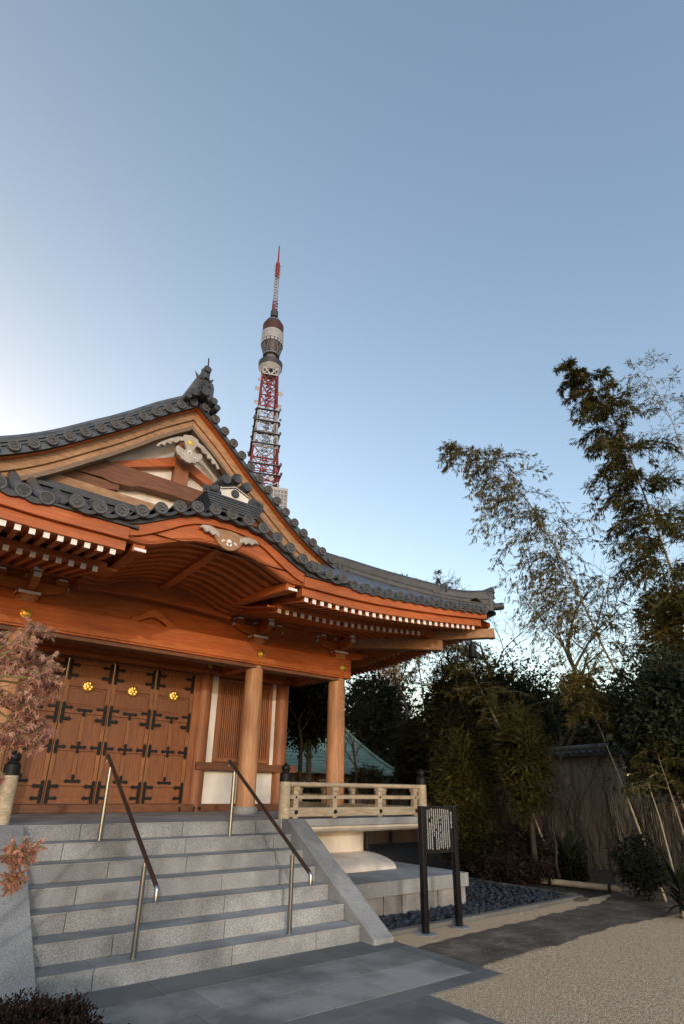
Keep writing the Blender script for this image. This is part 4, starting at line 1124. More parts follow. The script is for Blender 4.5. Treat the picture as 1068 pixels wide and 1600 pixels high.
ring(242.6, 244.8, 6.0, 6.2, 'tdark', 'deck_windows')
b = MB()
for i in range(18):
    a = 2*PI*i/18; b.beam((TX+6.2*math.cos(a), TY+6.2*math.sin(a), 242.8), (TX+6.2*math.cos(a), TY+6.2*math.sin(a), 244.6), 1.5, .5, (math.cos(a), math.sin(a), 0))
b.build('deck_window_frames', M['twhite'], TW)
for k in range(5): ring(245+1.3*k, 246.15+1.3*k, 6.45, 6.45, 'twhite', 'deck_band')
for k in range(5): ring(251.6+1.25*k, 252.75+1.25*k, 6.15, 6.15, 'tmaroon', 'deck_band')
ring(245, 257.8, 5.9, 5.9, 'tdark', 'deck_core')
ring(257.9, 260.0, 5.9, 5.0, 'tdark', 'deck_top'); ring(260, 261.2, 4.6, 4.4, 'tgrey', 'deck_top')
b = MB()
for i in range(10):
    a = 2*PI*i/10; b.beam((TX+5*math.cos(a), TY+5*math.sin(a), 260), (TX+5*math.cos(a), TY+5*math.sin(a), 262.4), .25, .25)
b.build('deck_rail', M['tgrey'], TW)
ring(261, 265, 1.7, 1.5, 'tdark', 'mast_foot'); ring(264.8, 269.2, 2.3, 2.3, 'tdark', 'mast_collar')
def mast(z0, z1, h, m):
    b = MB(); z = z0
    while z < z1-.5:
        for i, (sx, sy) in enumerate(((-1, -1), (1, -1), (1, 1), (-1, 1))):
            tx_, ty_ = ((1, -1), (1, 1), (-1, 1), (-1, -1))[i]
            b.beam(tp(sx*h, sy*h, z), tp(sx*h, sy*h, z+2.3), .38, .38); b.beam(tp(sx*h, sy*h, z), tp(tx_*h, ty_*h, z+2.3), .3, .3)
            b.beam(tp(sx*h, sy*h, z), tp(tx_*h, ty_*h, z), .3, .3)
        z += 2.3
    b.beam(tp(0, 0, z0), tp(0, 0, z1), .9, .9)
    b.build('antenna_mast', M[m], TW)
mast(268.5, 277, 1.45, 'red'); mast(277, 298, 1.15, 'twhite')
ring(297.5, 309.5, 1.35, 1.25, 'red', 'antenna_drum'); ring(309.5, 324.8, .55, .38, 'red', 'antenna_tip')
b = MB()
for z in (299.5, 303.5, 307): 
    for i in range(8):
        a = 2*PI*i/8; b.beam((TX, TY, z), (TX+2.1*math.cos(a), TY+2.1*math.sin(a), z), .22, .22)
b.build('aerial_spokes', M['tgrey'], TW)
b = MB().box(-12, 12, -12, 12, 130.5, 142); b.v = [tp(*v) for v in b.v]; gal = b.build('main_gallery', M['tgrey'], TW)
b = MB()
for k in range(6):
    z = 131+2.1*k; b.box(-12.15, 12.15, -12.15, 12.15, z, z+.5)
for k in range(15):
    x = -12.1+24.2*k/14
    for s in (-12.1, 12.1): b.box(x-.22, x+.22, s-.12, s+.12, 131, 142); b.box(s-.12, s+.12, x-.22, x+.22, 131, 142)
b.box(-12.3, 12.3, -12.3, 12.3, 141.6, 143)
b.v = [tp(*v) for v in b.v]; b.build('gallery_frames', M['twhite'], gal)

# ================================================================== low hall with green copper roof
KH = thing('copper_roof_hall', 'low hall with green copper hip roof beyond the wooden railing', 'hall', (13, 19, 0))
cx0, cx1, cy0, cy1 = 4.5, 16.6, 17.3, 20.6
G = []
for t in np.linspace(0, 1, 13):
    z = 2.2+1.62*(t**1.3); ins = 1.62*t
    xa, xb, ya, yb = cx0+ins*.6, cx1-ins, cy0+ins, cy1-ins
    ring_ = []
    for a, c in (((xa, ya), (xb, ya)), ((xb, ya), (xb, yb)), ((xb, yb), (xa, yb)), ((xa, yb), (xa, ya))):
        for s in np.linspace(0, 1, 6)[:-1]: ring_.append((a[0]+(c[0]-a[0])*s, a[1]+(c[1]-a[1])*s, z))
    ring_.append(ring_[0]); G.append(ring_)
G2 = []
for k, r_ in enumerate(G[:-1]):       # lapped courses: each course overhangs the next by a small lip
    nx = G[k+1]; G2.append(r_); G2.append([(a[0], a[1], a[2]-.03) for a in nx])
G2 = [[(a[0], a[1], a[2]-.09) for a in G[0]]]+G2+[G[-1]]
kr = MB().grid(G2).build('roof', M['copper'], KH)
m = MB()
m.tube([(xa+.1, (ya+yb)/2, 3.9), (xb-.05, (ya+yb)/2, 3.9)], .14, 8)
for (x, y, x2, y2) in ((cx1, cy0, xb, ya), (cx1, cy1, xb, yb), (cx0, cy0, xa, ya)):
    m.tube([(x+(x2-x)*t, y+(y2-y)*t, 2.24+1.62*t**1.3) for t in np.linspace(0, 1, 12)], .07, 6)
m.build('roof_ridge', M['copper'], kr, True)
MB().box(xa-.05, xb+.05, ya-.05, yb+.05, 3.80, 3.86).build('ridge_cap', M['copper'], kr)
MB().box(cx0+.9, cx1-.9, cy0+.9, cy1-.9, 0, 2.3).build('wall', M['interior'], KH)
m = MB()
for x in np.linspace(cx0+1, cx1-1, 9): m.box(x-.07, x+.07, cy0+.82, cy0+.95, 0, 2.2)
m.box(cx0+.9, cx1-.9, cy0+.83, cy0+.93, 1.7, 1.85)
m.build('wall_posts', M['brown'], KH)

# far tower blocks glimpsed between the twigs
def block(px0, px1, py, D, label):
    a = at(px0, py, D); c = at(px1, py, D); wv = (c-a).length; d = Vector((c.x-a.x, c.y-a.y, 0)).normalized(); nrm = Vector((-d.y, d.x, 0)); H = a.z
    t = thing('apartment_block', label, 'building', (a.x, a.y, 0), 'distant blocks')
    m = MB().beam(Vector((a.x, a.y, H/2))+nrm*6, Vector((c.x, c.y, H/2))+nrm*6, 12, H); m.build('walls', M['building_far'], t)
    nc = max(3, int(wv/3.2)); nf = int(H/3)
    for k in range(nf-6, nf):
        for j in range(nc):
            p = Vector((a.x, a.y, 0))+d*(wv*(j+.5)/nc)-nrm*.05+Vector((0, 0, 2+3*k)); MB().beam(p-d*wv/nc*.3, p+d*wv/nc*.3, .12, 1.5).build('window', M['window_far'], t)
block(588, 625, 1036, 150, 'pale tower block glimpsed through bare twigs beyond the copper roof')
block(672, 735, 1066, 190, 'grey office block glimpsed through bamboo under the roof corner')

# ================================================================== garden walls
def fx(Y): return 11.7+.2*Y
F1 = thing('garden_wall', 'tan brushwood garden wall with dark tiled coping behind the bamboo', 'wall', (fx(9.5), 9.5, 0), 'garden walls')
def wallrun(F, Ya, Yb, h, coping):
    n = int((Yb-Ya)/.026); m = MB(); rs_ = random.Random(int(Ya*10))
    d = Vector((.2, 1, 0)).normalized(); nr = Vector((-1, .2, 0)).normalized()
    for k in range(n):
        Y = Ya+(Yb-Ya)*(k+.5)/n; c = Vector((fx(Y), Y, 0)); r = rs_.uniform(.012, .019)
        m.tube([c+nr*rs_.uniform(0, .02)+Vector((0, 0, -.1)), c+nr*rs_.uniform(-.01, .03)+Vector((0, 0, h*.5)), c+nr*rs_.uniform(0, .02)+Vector((0, 0, h-rs_.uniform(0, .03)))], r, 5, False)
    m.build('brushwood_face', M['fence'], F, True)
    m = MB().beam((fx(Ya)+.08, Ya, h/2-.05), (fx(Yb)+.08, Yb, h/2-.05), .1, h-.05); m.build('wall_core', M['fence'], F)
    if coping:
        m = MB(); a = Vector((fx(Ya), Ya, h+.04)); b_ = Vector((fx(Yb), Yb, h+.04))
        m.beam(a, b_, .5, .06); m.beam(a+Vector((0, 0, .08)), b_+Vector((0, 0, .08)), .34, .09); m.tube([a+Vector((0, 0, .16)), b_+Vector((0, 0, .16))], .08, 8)
        Y = Ya
        while Y < Yb:
            c = Vector((fx(Y), Y, h+.06)); m.tube([c+nr*.27, c+nr*.02+Vector((0, 0, .10))], .045, 6); Y += .2
        m.build('tiled_coping', M['tile_dark'], F)
wallrun(F1, 6.5, 15.5, 2.36, True)
F2 = thing('garden_wall', 'lower brushwood fence section at the right, without tiled coping', 'wall', (fx(4.5), 4.5, 0), 'garden walls')
wallrun(F2, 1.5, 6.45, 1.92, False)
F3 = thing('board_fence', 'weathered board fence with dark battens behind the veranda railing', 'fence', (10, 14.6, 0))
m = MB(); x = 6.9; rs_ = random.Random(2)
while x < 14.7: m.box(x+.004, x+.176, 14.6, 14.62+rs_.uniform(0, .008), 0, 1.78); x += .18
m.build('boards', M['boards'], F3)
m = MB()
for z in (.45, 1.05, 1.65): m.box(6.9, 14.7, 14.55, 14.598, z-.03, z+.03)
m.build('battens', M['bark'], F3)
for x in (8, 9.8, 11.6, 13.4): MB().box(x-.05, x+.05, 14.54, 14.66, 0, 1.9).build('fence_post', M['bark'], F3)

# ================================================================== planting
def ground_pt(x, y, D):
    p = at(x, y, D); return Vector((p.x, p.y, 0))
def crown_leaves(c, r, n, clump, L, W, rng, bias=-.2, hollow=.55, spread=.20):
    """leaf clumps spread through an ellipsoid, denser to the outside, with an uneven outline"""
    d = unit(rng.normal(size=(n//clump, 3))); rad = rng.uniform(hollow, 1, n//clump)**.6
    bump = 1+.16*np.sin(d[:, 0]*5+c[0])*np.sin(d[:, 2]*6+c[1])+.10*np.sin(d[:, 1]*11+c[2]*3)
    cc = np.array(c)+d*(rad*bump)[:, None]*np.array(r)
    cs = min(r)*spread
    C = np.repeat(cc, clump, 0)+rng.normal(size=(len(cc)*clump, 3))*cs
    D = np.repeat(d, clump, 0)*.7+rng.normal(size=C.shape)*.8+np.array([0, 0, bias])
    return leaves(C, D, rng.uniform(.7, 1.3, len(C))*L, rng.uniform(.7, 1.3, len(C))*W, rng)
def branch_tubes(mb, base, tops, r0, rng, n=6):
    for t in tops:
        b = Vector(base); t = Vector(t); pts = [b]
        for k in (.3, .6, .85, 1): pts.append(b.lerp(t, k)+Vector(rng.normal(size=3)*.06*(t-b).length*(1 if k < 1 else 0)))
        mb.tube(pts, [r0, r0*.8, r0*.55, r0*.35, r0*.15], n)
def evergreen(name, label, x0, y0, x1, y1, D, n, m, L=.10, W=.05, clump=26, cat='tree', group='evergreen trees in the garden', seed=1, trunk=True, depth=1.0):
    rng = np.random.default_rng(seed)
    c = at((x0+x1)/2, (y0+y1)/2, D); k = (c-CAM).dot(CF)/FPX; rx = (x1-x0)/2*k; rz = (y1-y0)/2*k*.95
    t = thing(name, label, cat, (c.x, c.y, 0), group)
    ry = rx*depth; rr = (rx, ry, rz)
    quads_obj('crown', np.concatenate([crown_leaves(tuple(c), rr, n, clump, L, W, rng), crown_leaves(tuple(c), tuple(.82*q for q in rr), n//5, clump, L*2.4, W*2.6, rng, hollow=.1)]), m, t)
    if trunk:
        b = MB(); g = Vector((c.x, c.y, -.05)); fork = Vector((c.x, c.y, max(.4, c.z-rz*.7)))
        b.tube([g, g.lerp(fork, .5)+Vector((.05, .03, 0)), fork], [.13*max(.5, min(1.6, rx)), .10*max(.5, min(1.6, rx)), .08*max(.5, min(1.6, rx))], 8)
        tops = [c+Vector((rng.uniform(-.8, .8)*rx, rng.uniform(-.8, .8)*ry, rng.uniform(-.3, .8)*rz)) for _ in range(9)]
        branch_tubes(b, fork, tops, .055*max(.5, min(1.6, rx)), rng)
        b.build('trunk', M['bark'], t, True)
    return t
def bare_tree(name, label, base, fork_px, D, spread, height, seed, lean=(0, 0), levels=5, r0=.09, group='bare winter trees', twigmin=.006):
    rng = random.Random(seed); t = thing(name, label, 'tree', (base.x, base.y, 0), group)
    tb = MB(); wb = MB()
    def grow(p, d, L, r, lev):
        pts = [p]; q = p; dd = d
        for k in range(3):
            dd = (dd+Vector((rng.uniform(-.22, .22), rng.uniform(-.22, .22), rng.uniform(-.08, .16)))).normalized(); q = q+dd*L/3; pts.append(q)
        (tb if lev <= 1 else wb).tube(pts, [r, r*.88, r*.76, r*.62], 6 if lev <= 1 else 4, False)
        if lev >= levels: return
        for k in range(rng.choice((2, 3, 3)) if lev else 4):
            a = rng.uniform(0, 6.28); side = Vector((math.cos(a), math.sin(a), rng.uniform(-.15, .55))).normalized()
            nd = (dd*rng.uniform(.5, .9)+side*spread*rng.uniform(.5, 1)).normalized()
            grow(pts[rng.choice((1, 2, 3, 3))], nd, L*rng.uniform(.6, .85), max(twigmin, r*.55), lev+1)
    top = at(*fork_px, D); pts = [base, base.lerp(top, .5)+Vector((rng.uniform(-.1, .1), 0, 0)), top]
    tb.tube(pts, [r0*1.4, r0*1.15, r0], 8)
    grow(top, (top-base).normalized()+Vector((lean[0], 0, lean[1])), height, r0*.9, 0)
    tb.build('trunk', M['bark'], t, True); wb.build('twigs', M['bark'], t)
    return t
def bamboo(label, pts, D, t0, t1, nbr, Lb, nleaf, m, seed, culm_m='culm', r0=.032, droop=.55, Lf=.115, upd=.35, side=None, base_ext=True, name='bamboo', group='tall bamboos', nsub=3):
    rng = np.random.default_rng(seed)
    P = [at(x, y, d) for (x, y), d in zip(pts, np.linspace(D[0], D[1], len(pts)))]
    if base_ext:
        g = P[0]+(P[0]-P[1]).normalized()*3; 
        if P[0].z > .05:
            d = (P[0]-P[1]); s = P[0].z/max(.2, -d.normalized().z); P = [P[0]+d.normalized()*s*1.02]+P
    t = thing(name, label, 'bamboo', (P[0].x, P[0].y, 0), group)
    acc = [0]
    for a, b in zip(P[:-1], P[1:]): acc.append(acc[-1]+(b-a).length)
    tot = acc[-1]
    def pos(s):
        s = max(0, min(1, s))*tot
        for i in range(len(P)-1):
            if s <= acc[i+1]+1e-6: return P[i].lerp(P[i+1], (s-acc[i])/max(1e-6, acc[i+1]-acc[i]))
        return P[-1]
    ns = max(14, int(tot/.28)); cm = MB()
    fine = [pos(i/ns) for i in range(ns+1)]; rad = [max(.005, r0*(1-.82*(i/ns))) for i in range(ns+1)]
    cm.tube(fine, rad, 10)
    for i in range(1, ns): cm.tube([fine[i]-(fine[i+1]-fine[i]).normalized()*.006, fine[i]+(fine[i+1]-fine[i]).normalized()*.006], rad[i]*1.14, 10)
    cm.build('culm', M[culm_m], t, True)
    bb = MB(); C = []; Dv = []
    for k in range(nbr):
        s = t0+(t1-t0)*(k+rng.uniform(0, 1))/nbr; p = pos(s); ax = (pos(s+.02)-pos(s-.02)).normalized()
        a = rng.uniform(0, 2*PI); hv = Vector((math.cos(a), math.sin(a), 0))
        if side is not None and rng.uniform() < side[1]: hv = (hv*.6+side[0]).normalized()
        fall = 1-.55*max(0, (s-.75)/.25); L = Lb*rng.uniform(.55, 1.15)*fall
        d = (hv+ax*upd+Vector((0, 0, .25))).normalized(); q = p; line = [q]
        for j in range(6):
            d = (d+Vector((rng.normal()*.07, rng.normal()*.07, -droop*.28))).normalized(); q = q+d*L/6; line.append(q)
        bb.tube(line, [.006, .0055, .005, .0045, .004, .0035, .003], 4, False)
        for j in range(1, 7):
            for w in range(nsub):
                e = line[j]; dv = (Vector(rng.normal(size=3))*.5+(line[j]-line[j-1]).normalized()*.8+Vector((0, 0, -.25))).normalized(); l2 = L*rng.uniform(.12, .3)
                e2 = e+dv*l2
                if rng.uniform() < .35: bb.tube([e, e2], [.003, .002], 3, False)
                for u in range(nleaf):
                    C.append(e.lerp(e2, rng.uniform(.3, 1.0))); Dv.append(dv*.8+Vector(rng.normal(size=3))*.42+Vector((0, 0, -.45)))
    bb.build('branches', M[culm_m], t)
    C = np.array(C); Dv = np.array(Dv); n = len(C)
    quads_obj('foliage', leaves(C, Dv, rng.uniform(.6, 1.25, n)*Lf, rng.uniform(.7, 1.3, n)*Lf*.17, rng), m, t)
    return t

LEFT = Vector((-.75, .65, -.1))
# three tall bamboos against the sky
bamboo('tall leaning bamboo nearest the roof, its thin tip arching left against sky', [(1080, 1290), (1010, 1140), (968, 1062), (941, 1011), (909, 940), (870, 862), (825, 785), (775, 728), (735, 702), (705, 690)], (12.5, 12.0), .36, .99, 130, 1.3, 8, M['bamboo_leaf'], 31, side=(LEFT, .35), droop=.85, Lf=.105, nsub=4)
bamboo('dense dark bamboo plume at right, thickest foliage of the tall bamboos', [(1130, 1200), (1075, 990), (1046, 884), (1005, 772), (975, 690), (945, 630), (910, 585), (888, 565)], (12.2, 11.6), .44, .99, 130, .88, 8, M['bamboo_dark'], 32, side=(LEFT, .3), r0=.04, Lf=.125, nsub=5, droop=.7)
bamboo('sparse pale bamboo at right edge behind the dense dark plume', [(1180, 1150), (1110, 860), (1075, 740), (1050, 660), (1020, 600), (990, 570)], (13.2, 13), .42, 1, 70, 1.2, 3, M['bamboo_leaf'], 33, r0=.03)
# shorter bamboos and clumps before the wall
bamboo('slender bamboo with a small leafy top, leaning before the garden wall', [(1022, 1362), (1007, 1322), (968, 1217), (930, 1123), (915, 1093), (898, 1050)], (11.2, 11.4), .74, 1, 42, .55, 6, M['bamboo_leaf'], 34, 'culm_pale', .024, droop=.8)
bamboo('short bare bamboo stem against the low brushwood fence', [(1048, 1350), (1045, 1337), (1030, 1280), (1012, 1225), (1002, 1190)], (10.4, 10.8), .8, 1, 12, .45, 4, M['bamboo_dark'], 35, 'culm_pale', .022)
bamboo('short green bamboo stem at the far right of the low fence', [(1082, 1350), (1065, 1296), (1039, 1217), (1020, 1160)], (10.2, 10.6), .7, 1, 16, .5, 4, M['bamboo_dark'], 36, 'culm', .024)
bamboo('thin pale bamboo leaning among the shrubs under the roof corner', [(800, 1190), (780, 1138), (739, 1056), (725, 1020), (712, 985)], (14, 14.5), .45, 1, 60, .9, 6, M['bamboo_leaf'], 37, 'culm_pale', .028)
bamboo('leafy bamboo tip showing above the eave tiles', [(665, 1130), (655, 1050), (640, 960), (628, 905), (615, 893)], (15.5, 15.5), .55, 1, 46, .8, 6, M['bamboo_leaf'], 38, 'culm', .028, side=(LEFT, .3))
bamboo('leafy bamboo tip beside the hip ridge end', [(730, 1120), (715, 1020), (700, 950), (690, 915), (680, 898)], (16, 16), .6, 1, 36, .8, 5, M['bamboo_leaf'], 39, 'culm', .026)

# evergreen masses: (bbox in the photograph, distance)
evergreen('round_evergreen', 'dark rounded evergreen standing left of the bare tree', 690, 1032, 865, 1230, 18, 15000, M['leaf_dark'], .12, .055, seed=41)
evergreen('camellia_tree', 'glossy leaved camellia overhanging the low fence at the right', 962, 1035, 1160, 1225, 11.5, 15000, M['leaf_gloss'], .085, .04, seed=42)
evergreen('bamboo_thicket', 'brownish bamboo thicket filling the right edge above the camellia', 1000, 905, 1130, 1060, 12.5, 7500, M['bamboo_leaf'], .10, .02, seed=43, group='bamboo thickets', cat='bamboo')
evergreen('bamboo_thicket', 'yellow-green bamboo thicket behind the sign board', 662, 1010, 765, 1260, 14.5, 14000, M['leaf_olive'], .12, .024, seed=44, group='bamboo thickets', cat='bamboo')
evergreen('bamboo_thicket', 'drooping dark bamboo thicket hanging before the tiled garden wall', 785, 1100, 852, 1270, 12.3, 8000, M['bamboo_dark'], .11, .022, seed=45, group='bamboo thickets', cat='bamboo')
evergreen('bamboo_thicket', 'tall dark bamboo thicket reaching the ground right of the sign', 680, 1150, 762, 1330, 13.4, 11000, M['bamboo_dark'], .11, .022, seed=46, group='bamboo thickets', cat='bamboo')
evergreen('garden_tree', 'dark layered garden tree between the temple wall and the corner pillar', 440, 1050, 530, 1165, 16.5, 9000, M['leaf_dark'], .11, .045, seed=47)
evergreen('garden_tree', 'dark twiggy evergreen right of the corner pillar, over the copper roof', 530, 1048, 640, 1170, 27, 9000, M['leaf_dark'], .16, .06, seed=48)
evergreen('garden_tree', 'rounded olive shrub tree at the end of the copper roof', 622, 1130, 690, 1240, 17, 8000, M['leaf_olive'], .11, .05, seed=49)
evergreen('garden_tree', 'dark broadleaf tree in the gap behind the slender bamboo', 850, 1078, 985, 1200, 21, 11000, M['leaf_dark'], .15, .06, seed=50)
evergreen('garden_tree', 'low evergreen at the foot of the copper roof, between pillar and railing', 440, 1228, 530, 1266, 15.8, 3000, M['leaf_dark'], .10, .04, seed=51)
evergreen('garden_tree', 'small dark pine-like tree silhouetted on the copper roof eave', 552, 1198, 590, 1240, 16.2, 1500, M['leaf_dark'], .09, .03, seed=52)
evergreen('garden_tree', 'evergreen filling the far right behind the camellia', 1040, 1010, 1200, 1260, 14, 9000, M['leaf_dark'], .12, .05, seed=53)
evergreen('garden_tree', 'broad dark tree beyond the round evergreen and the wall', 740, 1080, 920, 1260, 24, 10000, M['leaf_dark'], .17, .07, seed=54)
# a farther belt of wood closes the horizon
rng = np.random.default_rng(77); cl = []
for k in range(70):
    a = math.radians(rng.uniform(22, 82)); d = rng.uniform(34, 48); cl.append(crown_leaves((d*math.sin(a), d*math.cos(a), rng.uniform(1.5, 4.0)), (2.8, 2.8, rng.uniform(2.2, 3.4)), 700, 20, .42, .2, rng))
o = quads_obj('far_wood', np.concatenate(cl), M['leaf_dark']); tag(o, 'dark belt of woodland closing the view behind the garden', 'woods', None, 'stuff')

# bare trees
bare_tree('bare_tree', 'bare spreading tree against the sky right of the round evergreen', ground_pt(905, 1120, 20), (912, 1105), 20, .95, 1.9, 61, levels=6, r0=.10)
bare_tree('bare_tree', 'bare twiggy tree just right of the temple roof corner', ground_pt(770, 1060, 23), (775, 1075), 23, .85, 1.8, 62, levels=6, r0=.08)
bare_tree('bare_tree', 'bare tree between the corner pillar and bamboo tips', ground_pt(640, 1080, 24), (635, 1110), 24, .85, 1.6, 63, levels=6, r0=.07)
bare_tree('bare_tree', 'crooked bare tree in front of the copper roof beside the pillar', ground_pt(470, 1200, 15.5), (470, 1180), 15.5, .9, .9, 64, levels=4, r0=.055)
bare_tree('bare_tree', 'forked bare tree in front of the copper roof, right of the pillar', ground_pt(552, 1225, 16), (556, 1210), 16, .9, .7, 65, levels=4, r0=.04)
bare_tree('bare_tree', 'leafless bush fanning out over the tiled garden wall face', ground_pt(920, 1330, 12), (918, 1330), 12, .55, .75, 66, levels=5, r0=.022, group='bare winter trees', twigmin=.005)
bare_tree('bare_tree', 'thin leafless shrub at the wall foot behind the rosette plant', ground_pt(870, 1330, 12.2), (868, 1320), 12.2, .6, .65, 67, levels=5, r0=.02, twigmin=.005)
# creeper stems on the wall
rs_ = random.Random(12); m = MB()
for k in range(120):
    Y = rs_.uniform(5.0, 10.8); z = 0; p = Vector((fx(Y)-.09, Y, 0)); pts = [p]
    for j in range(rs_.randint(5, 10)):
        p = p+Vector((.02*rs_.uniform(-1, 1), rs_.uniform(-.13, .13), .22)); p.x = fx(p.y)-.09-rs_.uniform(0, .05); pts.append(p)
    m.tube(pts, [.012-.008*i/len(pts) for i in range(len(pts))], 4, False)
o = m.build('dry_creeper', M['bark']); tag(o, 'dry leafless creeper stems climbing the brushwood garden wall', 'creeper', None, 'stuff')
# rosette plants
def rosette(label, x, y, D, n, L, W, seed, m):
    rng = np.random.default_rng(seed); g = ground_pt(x, y, D); t = thing('rosette_plant', label, 'plant', (g.x, g.y, 0), 'strap leaved plants')
    V = []
    for k in range(n):
        a = rng.uniform(0, 6.28); el = rng.uniform(.25, 1.35); d = np.array([math.cos(a)*math.cos(el), math.sin(a)*math.cos(el), math.sin(el)]); s = np.cross(d, [0, 0, 1]); s /= np.linalg.norm(s)
        l = L*rng.uniform(.7, 1.15); p = np.array([g.x, g.y, rng.uniform(.05, .35)]); pts = []
        for j in range(6):
            pts.append((p.copy(), W*math.sin(PI*(.12+.86*j/5))*.5)); d = d+np.array([0, 0, -.13]); d /= np.linalg.norm(d); p = p+d*l/5
        for (a_, wa), (b_, wb) in zip(pts[:-1], pts[1:]): V.append([a_-s*wa, a_+s*wa, b_+s*wb, b_-s*wb])
    quads_obj('leaves', np.array(V), m, t)
    MB().tube([(g.x, g.y, -.02), (g.x, g.y, .3)], [.05, .035], 7).build('stem', M['bark'], t)
rosette('dark strap-leaved rosette plant at the foot of the tiled wall', 888, 1348, 13.0, 80, .80, .065, 71, M['leaf_gloss'])
rosette('strap-leaved rosette plant at the right edge of the court', 1060, 1372, 9.9, 60, .55, .05, 72, M['leaf_dark'])
rosette('small strap-leaved plant below the sign panel, behind the plinth', 752, 1345, 12.9, 40, .42, .035, 73, M['leaf_olive'])
for i, (x0, y0, x1, y1, D, n, mm_, lab) in enumerate((
    (735, 1340, 866, 1376, 12.3, 6500, 'leaf_brown', 'low russet azalea hedge behind the drain cobbles'),
    (862, 1350, 918, 1376, 12.8, 2200, 'leaf_olive', 'small yellowish shrub under the rosette plant'),
    (968, 1315, 1030, 1390, 11.0, 2600, 'leaf_dark', 'bushy green shrub at the foot of the slender bamboo'),
    (690, 1300, 800, 1360, 13.2, 4500, 'leaf_olive', 'loose grassy shrub beyond the plinth corner'),
    (790, 1290, 850, 1365, 12.8, 3000, 'leaf_brown', 'brown twiggy shrub before the tiled wall'))):
    evergreen('low_shrub', lab, x0, y0, x1, y1, D, n, M[mm_], .06, .025, 18, 'shrub', 'low shrubs in the planting bed', 80+i, trunk=False)
# bamboo edging pole on stone rests
a = onz(845, 1376, .07); c = onz(968, 1389, .07); t = thing('bamboo_pole', 'pale bamboo pole laid as edging along the planting bed', 'pole', (a.x, a.y, 0))
m = MB(); pts = [a.lerp(c, k/10) for k in range(11)]; m.tube(pts, .05, 10)
for p in pts[1::2]: m.tube([p-(c-a).normalized()*.01, p+(c-a).normalized()*.01], .055, 10)
m.build('pole', M['culm_pale'], t, True)
for k in (.12, .88):
    m = MB(); p = a.lerp(c, k); m.tube([p+Vector((0, 0, -.1)), p+Vector((0, 0, .05))], .03, 8); m.tube([p-(c-a).normalized()*.025, p+(c-a).normalized()*.025], .06, 10)
    m.build('stake_tie', M['iron'], t, True)
# flat stones at the path bend
for k, (x, y, r) in enumerate(((905, 1404, .16), (885, 1398, .20))):
    p = onz(x, y, .02); m = MB().ico((p.x, p.y, .01), r, (1.3, .8, .22), .15)
    o = m.build('stepping_stone', M['path'], None, True); tag(o, ('smaller' if k == 0 else 'larger')+' dark flat stone at the corner of the drain kerb', 'stone', 'stones by the kerb')

# clipped shrub at the lower left
rng = np.random.default_rng(90); t = thing('clipped_shrub', 'dark clipped round shrub at the bottom left before the steps', 'shrub', (.93, 3.98, 0))
quads_obj('crown', np.concatenate([crown_leaves((.93, 3.98, -.04), (.66, .62, .43), 60000, 10, .026, .012, rng, .3, .88, .05), crown_leaves((.93, 3.98, -.04), (.60, .56, .38), 12000, 12, .05, .03, rng, .3, .6, .06)]), M['leaf_brown'], t)
m = MB(); branch_tubes(m, (.93, 3.98, -.05), [(.93+.38*math.cos(q), 3.98+.38*math.sin(q), .26) for q in np.linspace(0, 6, 14)], .02, rng); m.build('trunk', M['bark'], t)

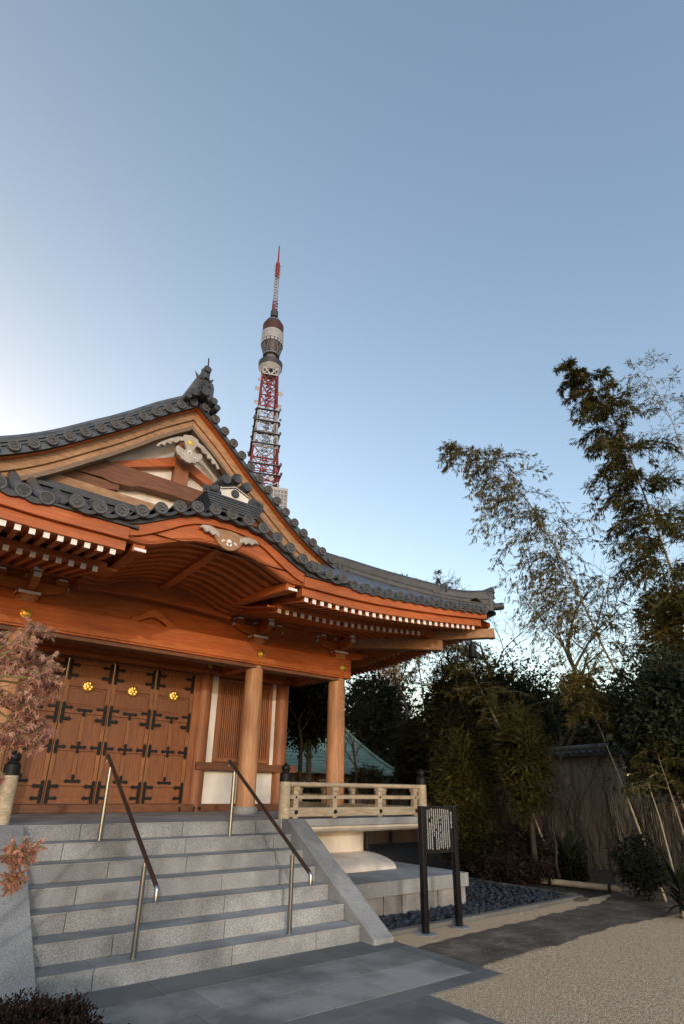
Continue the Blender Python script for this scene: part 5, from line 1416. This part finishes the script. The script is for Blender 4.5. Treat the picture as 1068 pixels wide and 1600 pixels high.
# maple at the left edge, dry leaves in winter
def maple_leaf_quads(C, D, size, rng):
    n = len(C); D = unit(D); Rr = unit(np.cross(D, rng.normal(size=(n, 3)))); Nn = np.cross(D, Rr)
    ang = np.radians([-150, -125, -78, -55, -36, 0, 36, 55, 78, 125, 150, 180]); rad = np.array([.25, .45, .22, .80, .28, 1, .28, .80, .22, .45, .25, .12])
    V = []
    for a, r in zip(ang, rad):
        V.append(C+(D*(r*math.cos(a))+Rr*(r*math.sin(a)*.9)+Nn*(-.35*r*r*rng.uniform(.3, 1.2, (n, 1))))*size[:, None])
    return np.stack(V, 1)
def maple(name, label, groups, stem, m, seed, sz):
    rng = np.random.default_rng(seed); t = thing(name, label, 'tree', (stem[0][0], stem[0][1], 0), 'maples at the left edge')
    b = MB(); b.tube(stem, [.05*(1-.75*k/(len(stem)-1)) for k in range(len(stem))], 8); b.build('trunk', M['twig_green'], t, True)
    w = MB(); C = []; Dv = []; root = Vector(stem[-1])
    for (x, y, D, rx, ry, n) in groups:
        c = at(x, y, D); k = (c-CAM).dot(CF)/FPX; mid = root.lerp(c, .5)+Vector((0, 0, .05))
        w.tube([root, mid, c], [.007, .005, .0035], 5)
        for i in range(max(3, int(n*.36))):
            d = unit(rng.normal(size=(1, 3)))[0]*np.array([rx*k, rx*k, ry*k])*rng.uniform(.3, 1.05); e = c+Vector(d)
            w.tube([c, c.lerp(e, .55)+Vector((0, 0, .01)), e], [.003, .0022, .0014], 4, False)
            for j in range(6):
                p = c.lerp(e, rng.uniform(.45, 1.05)); C.append(p); Dv.append(Vector(d).normalized()*.35+Vector(rng.normal(size=3))*.5+Vector((0, 0, -.7)))
    w.build('twigs', M['twig_green'], t, True)
    C = np.array(C); Dv = np.array(Dv)
    V = maple_leaf_quads(C, Dv, rng.uniform(.6, 1.25, len(C))*sz, rng)
    o = quads_obj('leaves', V, m, t, 12); return t
maple('maple_tree', 'dry pinkish maple reaching in from the left edge before the doors', [(60, 985, 2.7, 30, 22, 90), (-5, 1000, 2.7, 26, 30, 80), (40, 1010, 2.6, 30, 20, 80), (45, 1125, 2.7, 40, 30, 220), (62, 1060, 2.6, 34, 26, 120), (15, 1035, 2.65, 26, 30, 130), (65, 1040, 2.75, 35, 30, 110), (30, 1095, 2.6, 40, 32, 130), (80, 1075, 2.7, 22, 26, 50), (20, 1150, 2.6, 34, 34, 200), (58, 1155, 2.65, 24, 24, 120), (-30, 1090, 2.6, 40, 60, 80), (5, 1215, 2.6, 14, 16, 14)],
      [(-.75, 2.5, -.02), (-.7, 2.52, .7), (-.45, 2.55, 1.2), (-.1, 2.6, 1.62), (.12, 2.62, 1.85)], M['leaf_maple'], 95, .025)
maple('maple_tree', 'low russet maple branch with curled leaves beside the left stair wall', [(28, 1338, 2.9, 36, 30, 260), (18, 1378, 2.9, 26, 22, 150), (52, 1328, 2.95, 20, 16, 90), (-25, 1350, 2.9, 30, 30, 60)],
      [(-.5, 3.0, -.02), (-.4, 3.0, .5), (-.15, 3.0, .95), (.1, 2.98, 1.12)], M['leaf_maple2'], 96, .019)

# wind bell under the roof corner
t = thing('wind_bell', 'small black wind bell hanging under the right roof corner', 'bell', (8.55, 6.86, 4.0))
MB().tube([(8.55, 6.86, 4.42), (8.55, 6.86, 4.22)], .012, 6).build('chain', M['iron'], t)
MB().lathe([(.02, 4.24), (.06, 4.22), (.075, 4.12), (.085, 4.0), (.10, 3.97), (.09, 3.965)], (8.55, 6.86, 0), 14).build('bell', M['iron'], t, True)
MB().box(8.53, 8.57, 6.857, 6.863, 3.84, 3.95).build('clapper_vane', M['iron'], t)
